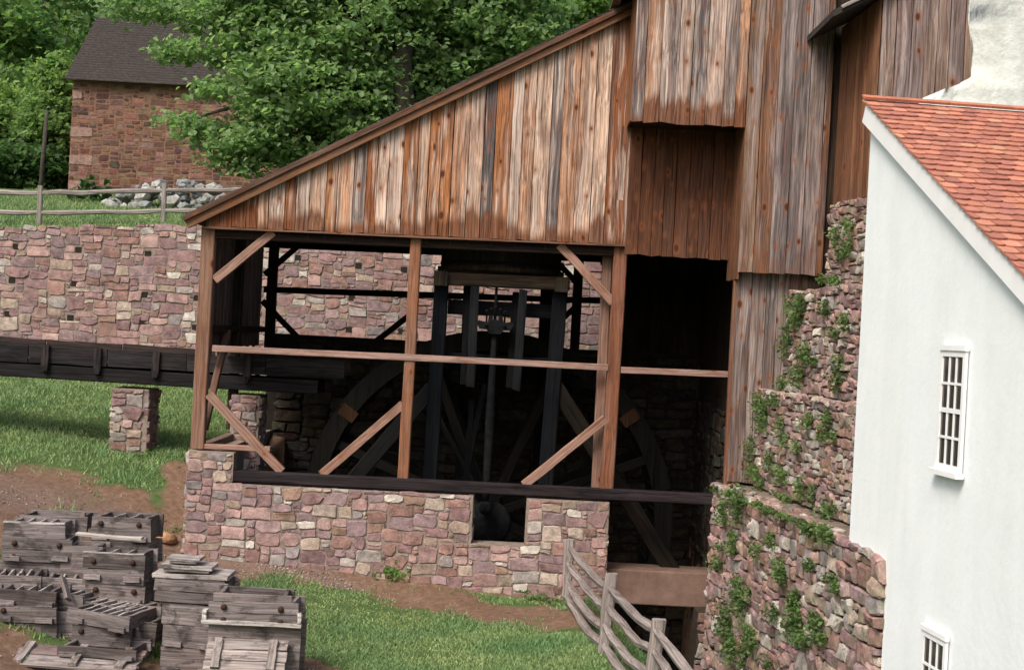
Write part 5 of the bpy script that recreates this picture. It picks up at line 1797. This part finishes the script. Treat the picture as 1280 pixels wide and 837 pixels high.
# wooded hillside
RT = random.Random(5)
k = 0
forest = []
for row, (Y, n, hgt) in enumerate(((35, 9, 8.5), (43, 9, 10), (53, 10, 12), (66, 10, 14))):
    for i in range(n):
        s = F / (Y - EYE.y)
        px = -160 + (1100 + 60 * row) * (i + RT.uniform(0.2, 0.8)) / n
        x = at(px, 200, Y).x
        y = Y + RT.uniform(-2.5, 2.5)
        z = gz(x, y)
        h = hgt * RT.uniform(0.85, 1.2)
        cl = []
        for c in range(6):
            a = RT.uniform(0, 6.28)
            q = RT.uniform(0.15, 1.0)
            rr = h * 0.22 * (1.15 - abs(q - 0.5))
            cl.append(((x + math.cos(a) * h * 0.17, y + math.sin(a) * h * 0.17, z + h * (0.12 + 0.85 * q)), (rr, rr, rr * 0.75)))
        tone = RT.choice([(0.12, 0.205, 0.08), (0.145, 0.24, 0.09), (0.085, 0.155, 0.065), (0.19, 0.285, 0.105)])
        left = px < 190
        word = {0.12: 'mid green', 0.145: 'fresh green', 0.085: 'dark green', 0.19: 'pale yellow green'}[tone[0]]
        lab = word + ' woodland tree ' + ['at the foot of the hill behind the stone house', 'low on the wooded hillside', 'halfway up the wooded hillside', 'on the crest of the wooded hillside'][row]
        tree('woodland_tree', lab, (x, y, z), (x, y, z + h * 0.95), cl, 0.30 if left else 0.34, 240 if left else 150, 17, 0.42, tone, group='trees on the wooded hillside', trunk_r=0.16, seed=200 + k)
        k += 1
# shrubs at the lawn edge left of the house
for i, (px, py, Y, rpx, hpx, c, lab) in enumerate(((8, 150, 30, 60, 42, (0.24, 0.34, 0.13), 'bright green shrub mass at the lawn edge'),
                                                   (62, 165, 28, 34, 50, (0.20, 0.30, 0.12), 'rounded leafy bush close to the stone house corner'),
                                                   (75, 110, 29, 30, 34, (0.21, 0.315, 0.12), 'taller leafy bush touching the stone house roof edge'),
                                                   (25, 205, 27, 60, 22, (0.075, 0.14, 0.055), 'dark low bush along the lawn edge'),
                                                   (-50, 170, 29, 60, 50, (0.17, 0.26, 0.10), 'wide bush beyond the low dark bush'))):
    s = F / (Y - EYE.y)
    p = at(px, py, Y)
    z0 = gz(p.x, Y)
    t = thing('shrub', lab, 'bush', (p.x, Y, z0))
    P, T = sprays((0, 0, p.z - z0), (rpx / s, 1.2, hpx / s), 260, 20, 0.26, np.random.default_rng(400 + i))
    P2, T2_ = sprays((0, 0.3, max(0.5, (p.z - z0) * 0.4)), (rpx / s * 0.9, 1.0, max(0.5, (p.z - z0) * 0.5)), 140, 18, 0.26, np.random.default_rng(450 + i))
    P, T = np.concatenate([P, P2]), np.concatenate([T, T2_])
    link('foliage', leaf_mesh('foliage', P, 0.20, leaf_cols(len(P), c, 0.2) * T[:, None] ** 0.6, M_LEAF), t, Matrix.Translation((p.x, Y, z0)))
    v, f = tube_vf([(0, 0, -0.2), (0.05, 0, (p.z - z0) * 0.5), (0, 0.05, p.z - z0)], [0.08, 0.06, 0.03], 6)
    link('stem', new_mesh('stem', v, f, M_BARK), t, Matrix.Translation((p.x, Y, z0)))

# hostas at the house foot and small plants
def small_plant(name, label, pos, n, rad, hgt, leaf, col, seed, group=None, nrm=None):
    rng = np.random.default_rng(seed)
    P = rng.normal(size=(n, 3)) * np.array([rad, rad * 0.7, hgt * 0.4])
    P = np.clip(P, -2 * rad, 2 * rad) + np.array([0, 0, hgt * 0.55])
    if nrm is not None:
        P = rng.normal(size=(n, 3)) * rad * 0.5
        P[:, 2] = rng.normal(size=n) * hgt * 0.5
        outv = np.abs(rng.normal(size=n)) * 0.07 + 0.03
        d = np.array(kd)
        P[:, 2] = np.clip(P[:, 2], -hgt * 0.8, hgt * 0.8)
        P = (np.clip(rng.normal(size=n), -1.6, 1.6) * rad)[:, None] * d[None, :] + outv[:, None] * np.array(nrm)[None, :] + P[:, 2:3] * np.array([0, 0, 1.0])[None, :]
    cols = leaf_cols(n, col, 0.3, rng)
    t = thing(name, label, 'plant', pos, group=group)
    link('leaves', leaf_mesh('leaves', P, leaf, cols, M_LEAF, up=0.4, rng=rng), t, Matrix.Translation(pos))
    v, f = [], []
    root = Vector((0, 0, -0.03)) if nrm is None else Vector(nrm) * -0.03
    for p in P[::6]:
        q = Vector(p)
        tube_vf([root, root.lerp(q, 0.55) + Vector((0, 0, 0.02)), q], [0.005, 0.004, 0.002], 4, v, f)
    link('stems', new_mesh('stems', v, f, M_STEM), t, Matrix.Translation(pos))
    return t


GRN = (0.15, 0.25, 0.085)
small_plant('weed', 'bright green leafy weed at the foot of the pit front wall', on_ground(489, 722) + Vector((0, -0.1, 0)), 300, 0.15, 0.26, 0.075, (0.17, 0.31, 0.09), 1)
for i, (px, py, lab) in enumerate(((455, 712, 'small tuft left of the bright weed at the wall foot'), (372, 692, 'small grassy tuft against the pale base stone'), (338, 690, 'tiny tuft beside the rusty soil at wall foot'),
                                   (668, 750, 'low weeds at the notch end of the wall foot'), (695, 757, 'low weeds around the first fence post'), (222, 668, 'green tuft at the wall corner beside the gravel'),
                                   (183, 572, 'leafy weed at the foot of the grass pier'))):
    small_plant('weed', lab, on_ground(px, py) + Vector((0, -0.05, 0)), 90, 0.13, 0.13, 0.06, GRN, 20 + i)
p = on_ground(112, 258)
small_plant('hosta', 'dark green broad leaved plant at the foot of the house wall', at(118, 250, 21.5), 60, 0.45, 0.5, 0.32, (0.035, 0.085, 0.03), 5)
# weeds growing out of the tier joints and along ledges
ivy = [(0, 930, 630, 13, 30), (0, 912, 640, 9, 20), (0, 1043, 668, 14, 14), (0, 1020, 662, 12, 9), (0, 905, 705, 8, 12), (0, 930, 745, 14, 30), (0, 915, 775, 12, 26), (0, 945, 800, 16, 22), (0, 985, 715, 9, 20),
       (0, 1000, 780, 14, 22), (0, 1012, 800, 10, 14), (0, 955, 690, 7, 12), (0, 1050, 725, 7, 9), (0, 920, 812, 14, 20),
       (1, 960, 520, 12, 24), (1, 945, 560, 9, 20), (1, 985, 595, 14, 14), (1, 1045, 640, 10, 18), (1, 975, 500, 12, 10), (1, 950, 590, 10, 12), (1, 1005, 560, 6, 10),
       (2, 990, 430, 8, 26), (2, 1005, 470, 12, 16), (2, 1000, 400, 6, 14), (2, 1040, 385, 8, 12), (2, 985, 480, 8, 12), (2, 1015, 440, 7, 14), (2, 1055, 480, 7, 12),
       (3, 1068, 285, 7, 14), (3, 1052, 352, 10, 8), (3, 1060, 318, 6, 10), (3, 1035, 350, 8, 8)]
RI = random.Random(314)
for q in range(46):
    ti = RI.choice([0, 0, 0, 0, 0, 1, 1, 1, 2, 2, 3])
    box = [(900, 1060, 640, 835), (948, 1055, 500, 640), (985, 1065, 372, 495), (1030, 1075, 265, 360)][ti]
    ivy.append((ti, RI.uniform(box[0], box[1]), RI.uniform(box[2], box[3]), RI.uniform(3, 7), RI.uniform(7, 18)))
for q in range(12):
    ivy.append((0, 905 + q * 12 + RI.uniform(-4, 4), 612 + q * 4.6, 6, 5))
names = ['lowest', 'second', 'third', 'highest']
for i, (ti, px, py, rx, rz) in enumerate(ivy):
    X0 = spec[ti][0]
    p = at_line(px, py, X0, T1_K)
    s = F / (p.y - EYE.y)
    small_plant('wall_weed', 'small leafy weed rooted in the joints of the %s stone tier' % names[ti], p + kn * 0.05, int(26 + rx * rz * 0.6), rx / s * 1.15, rz / s * 1.0, 0.055,
                (0.17, 0.26, 0.10) if i % 3 else (0.13, 0.20, 0.08), 600 + i, 'weeds growing on the %s stone tier' % names[ti], nrm=kn)

# ------------------------------------------------------------------ grass, gravel
def scatter_grass(n, xr, yr, hgt, seed, name, label):
    rng = np.random.default_rng(seed)
    x, y = rng.uniform(*xr, n), rng.uniform(*yr, n)
    d = dirtness(x, y)
    pn = np.array([mnoise.noise(Vector((a * 0.9, b * 0.9, 5.0))) for a, b in zip(x, y)])
    pn2 = np.array([mnoise.noise(Vector((a * 3.1, b * 3.1, 9.0))) for a, b in zip(x, y)])
    keep = (d + pn * 0.8 + pn2 * 0.45 + rng.normal(size=n) * 0.16) < 0.40
    keep &= ~((x > fx0 - 0.1) & (x < 4.3) & (y > -0.25) & (y < 6.3))
    keep &= ~((x > channel_left(y) - 0.08) & (y < 0.3))
    x, y, pn = x[keep], y[keep], pn[keep]
    z = ground_z(x, y)
    z += np.array([mnoise.noise(Vector((a * 1.3, b * 1.3, 0.3))) * 0.05 for a, b in zip(x, y)]) if yr[1] < 11 else 0
    m = len(x)
    a = rng.uniform(0, 6.283, m)
    h = hgt * rng.uniform(0.5, 1.5, m) * (1 - 0.5 * np.clip(pn, -0.5, 0.5))
    w = 0.012 * rng.uniform(0.7, 1.6, m)
    lean = rng.normal(size=(m, 2)) * h[:, None] * 0.5
    v = np.empty((m, 3, 3), dtype=np.float32)
    v[:, 0] = np.stack([x - np.cos(a) * w, y - np.sin(a) * w, z - 0.01], 1)
    v[:, 1] = np.stack([x + np.cos(a) * w, y + np.sin(a) * w, z - 0.01], 1)
    v[:, 2] = np.stack([x + lean[:, 0], y + lean[:, 1], z + h], 1)
    c = leaf_cols(m, (0.215, 0.305, 0.13), 0.36, rng) * (1 + 0.5 * pn[:, None] * np.array([1.0, 0.5, 0.6]))
    me = np_mesh(name, v.reshape(-1, 3), np.arange(m * 3), 3, M_GRASS, np.repeat(c, 3, axis=0))
    tag(link(name, me), label, 'grass', kind='stuff')


scatter_grass(150000, (-5.5, 2.4), (-7.5, 0.2), 0.036, 1, 'grass', 'short green grass on the lawn before the pit wall')
scatter_grass(90000, (-13, -4.4), (-5.5, 10.8), 0.07, 2, 'grass', 'longer green grass under the flume')
scatter_grass(60000, (-17, 3), (11.5, 25), 0.09, 3, 'grass', 'green lawn above the retaining wall')


def scatter_pebbles(n, segs, smin, smax, seed, name, label):
    rng = np.random.default_rng(seed)
    V, Fc, C = [], [], []
    oc = np.array([(1, 0, 0), (-1, 0, 0), (0, 1, 0), (0, -1, 0), (0, 0, 1), (0, 0, -1)], float)
    of = np.array([(0, 2, 4), (2, 1, 4), (1, 3, 4), (3, 0, 4), (2, 0, 5), (1, 2, 5), (3, 1, 5), (0, 3, 5)])
    t = rng.uniform(0, 1, n)
    sel = rng.integers(0, len(segs), n)
    A_ = np.array([segs[i][0][:2] for i in sel]); B_ = np.array([segs[i][1][:2] for i in sel]); R_ = np.array([segs[i][2] for i in sel])
    P = A_ + (B_ - A_) * t[:, None] + rng.normal(size=(n, 2)) * R_[:, None] * 0.6
    z = ground_z(P[:, 0], P[:, 1]) + np.array([mnoise.noise(Vector((a * 1.3, b * 1.3, 0.3))) * 0.05 for a, b in P])
    s = rng.uniform(0, 1, n) ** 2.5 * (smax - smin) + smin
    sh_ = rng.uniform(0.5, 1.2, size=(n, 6, 3)) * np.array([1, 1, 0.6])
    v = oc[None] * sh_ * s[:, None, None] + np.concatenate([P, z[:, None]], 1)[:, None, :]
    fc = (of[None] + (np.arange(n) * 6)[:, None, None]).reshape(-1)
    pal = np.array([(0.24, 0.17, 0.15), (0.19, 0.13, 0.11), (0.32, 0.26, 0.235), (0.15, 0.10, 0.085)])
    c = pal[rng.integers(0, 4, n)] * rng.uniform(0.8, 1.2, (n, 1))
    tag(link(name, np_mesh(name, v.reshape(-1, 3), fc, 3, M_STONE, np.repeat(c, 6, axis=0))), label, 'gravel', kind='stuff')


scatter_pebbles(2600, gravel_seg, 0.006, 0.04, 4, 'gravel', 'scattered pinkish gravel on the dirt path')
scatter_pebbles(1200, [(a, b, r * 0.9) for a, b, r in DIRT_SEGS], 0.006, 0.035, 6, 'gravel', 'loose stones on the bare soil around the boxes')
bo = on_ground(205, 675)
bmx = bmesh.new()
bmesh.ops.create_icosphere(bmx, subdivisions=2, radius=0.2)
for v in bmx.verts:
    v.co = Vector((v.co.x * 1.1, v.co.y * 0.8, v.co.z * 0.55)) + mnoise.noise_vector(v.co * 5) * 0.05
me = bpy.data.meshes.new('boulder')
bmx.to_mesh(me); bmx.free()
a = me.color_attributes.new('Col', 'FLOAT_COLOR', 'POINT')
cc = np.ones((len(me.vertices), 4), dtype=np.float32); cc[:, :3] = (0.30, 0.165, 0.09)
a.data.foreach_set('color', cc.ravel())
me.materials.append(M_STONE)
tag(link('boulder', me, None, Matrix.Translation(bo + Vector((0, 0, 0.04)))), 'small rusty tan boulder at the corner of the pit front wall', 'boulder')

# left bank of the tailrace
bk_ = thing('tailrace_bank_wall', 'rough stone bank wall beneath the split rail fence', 'stone wall', (1.8, -4, PIT_Z))
ba, bb = Vector((float(channel_left(np.array(-11.0))), -11.0, 0)), Vector((float(channel_left(np.array(-0.31))), -0.31, 0))
bd = (bb - ba).normalized()
bn = Vector((bd.y, -bd.x, 0))
v = []
core = [ba + Vector((0, 0, -2.9)), bb + Vector((0, 0, -2.9)), bb + Vector((0, 0, gz(bb.x - 0.3, bb.y) - 0.04)), ba + Vector((0, 0, gz(ba.x - 0.3, ba.y) - 0.04))]
prism('earth_core', bk_, core, -bn * 0.35, M_MORTAR_DRY)
masonry(bk_, ba, bd, bn, (bb - ba).length, -2.5, -0.02, lambda s, z: True, 0.13, 0.10, M_STONE_DRY, random.Random(91), limit=200, k=0.8)
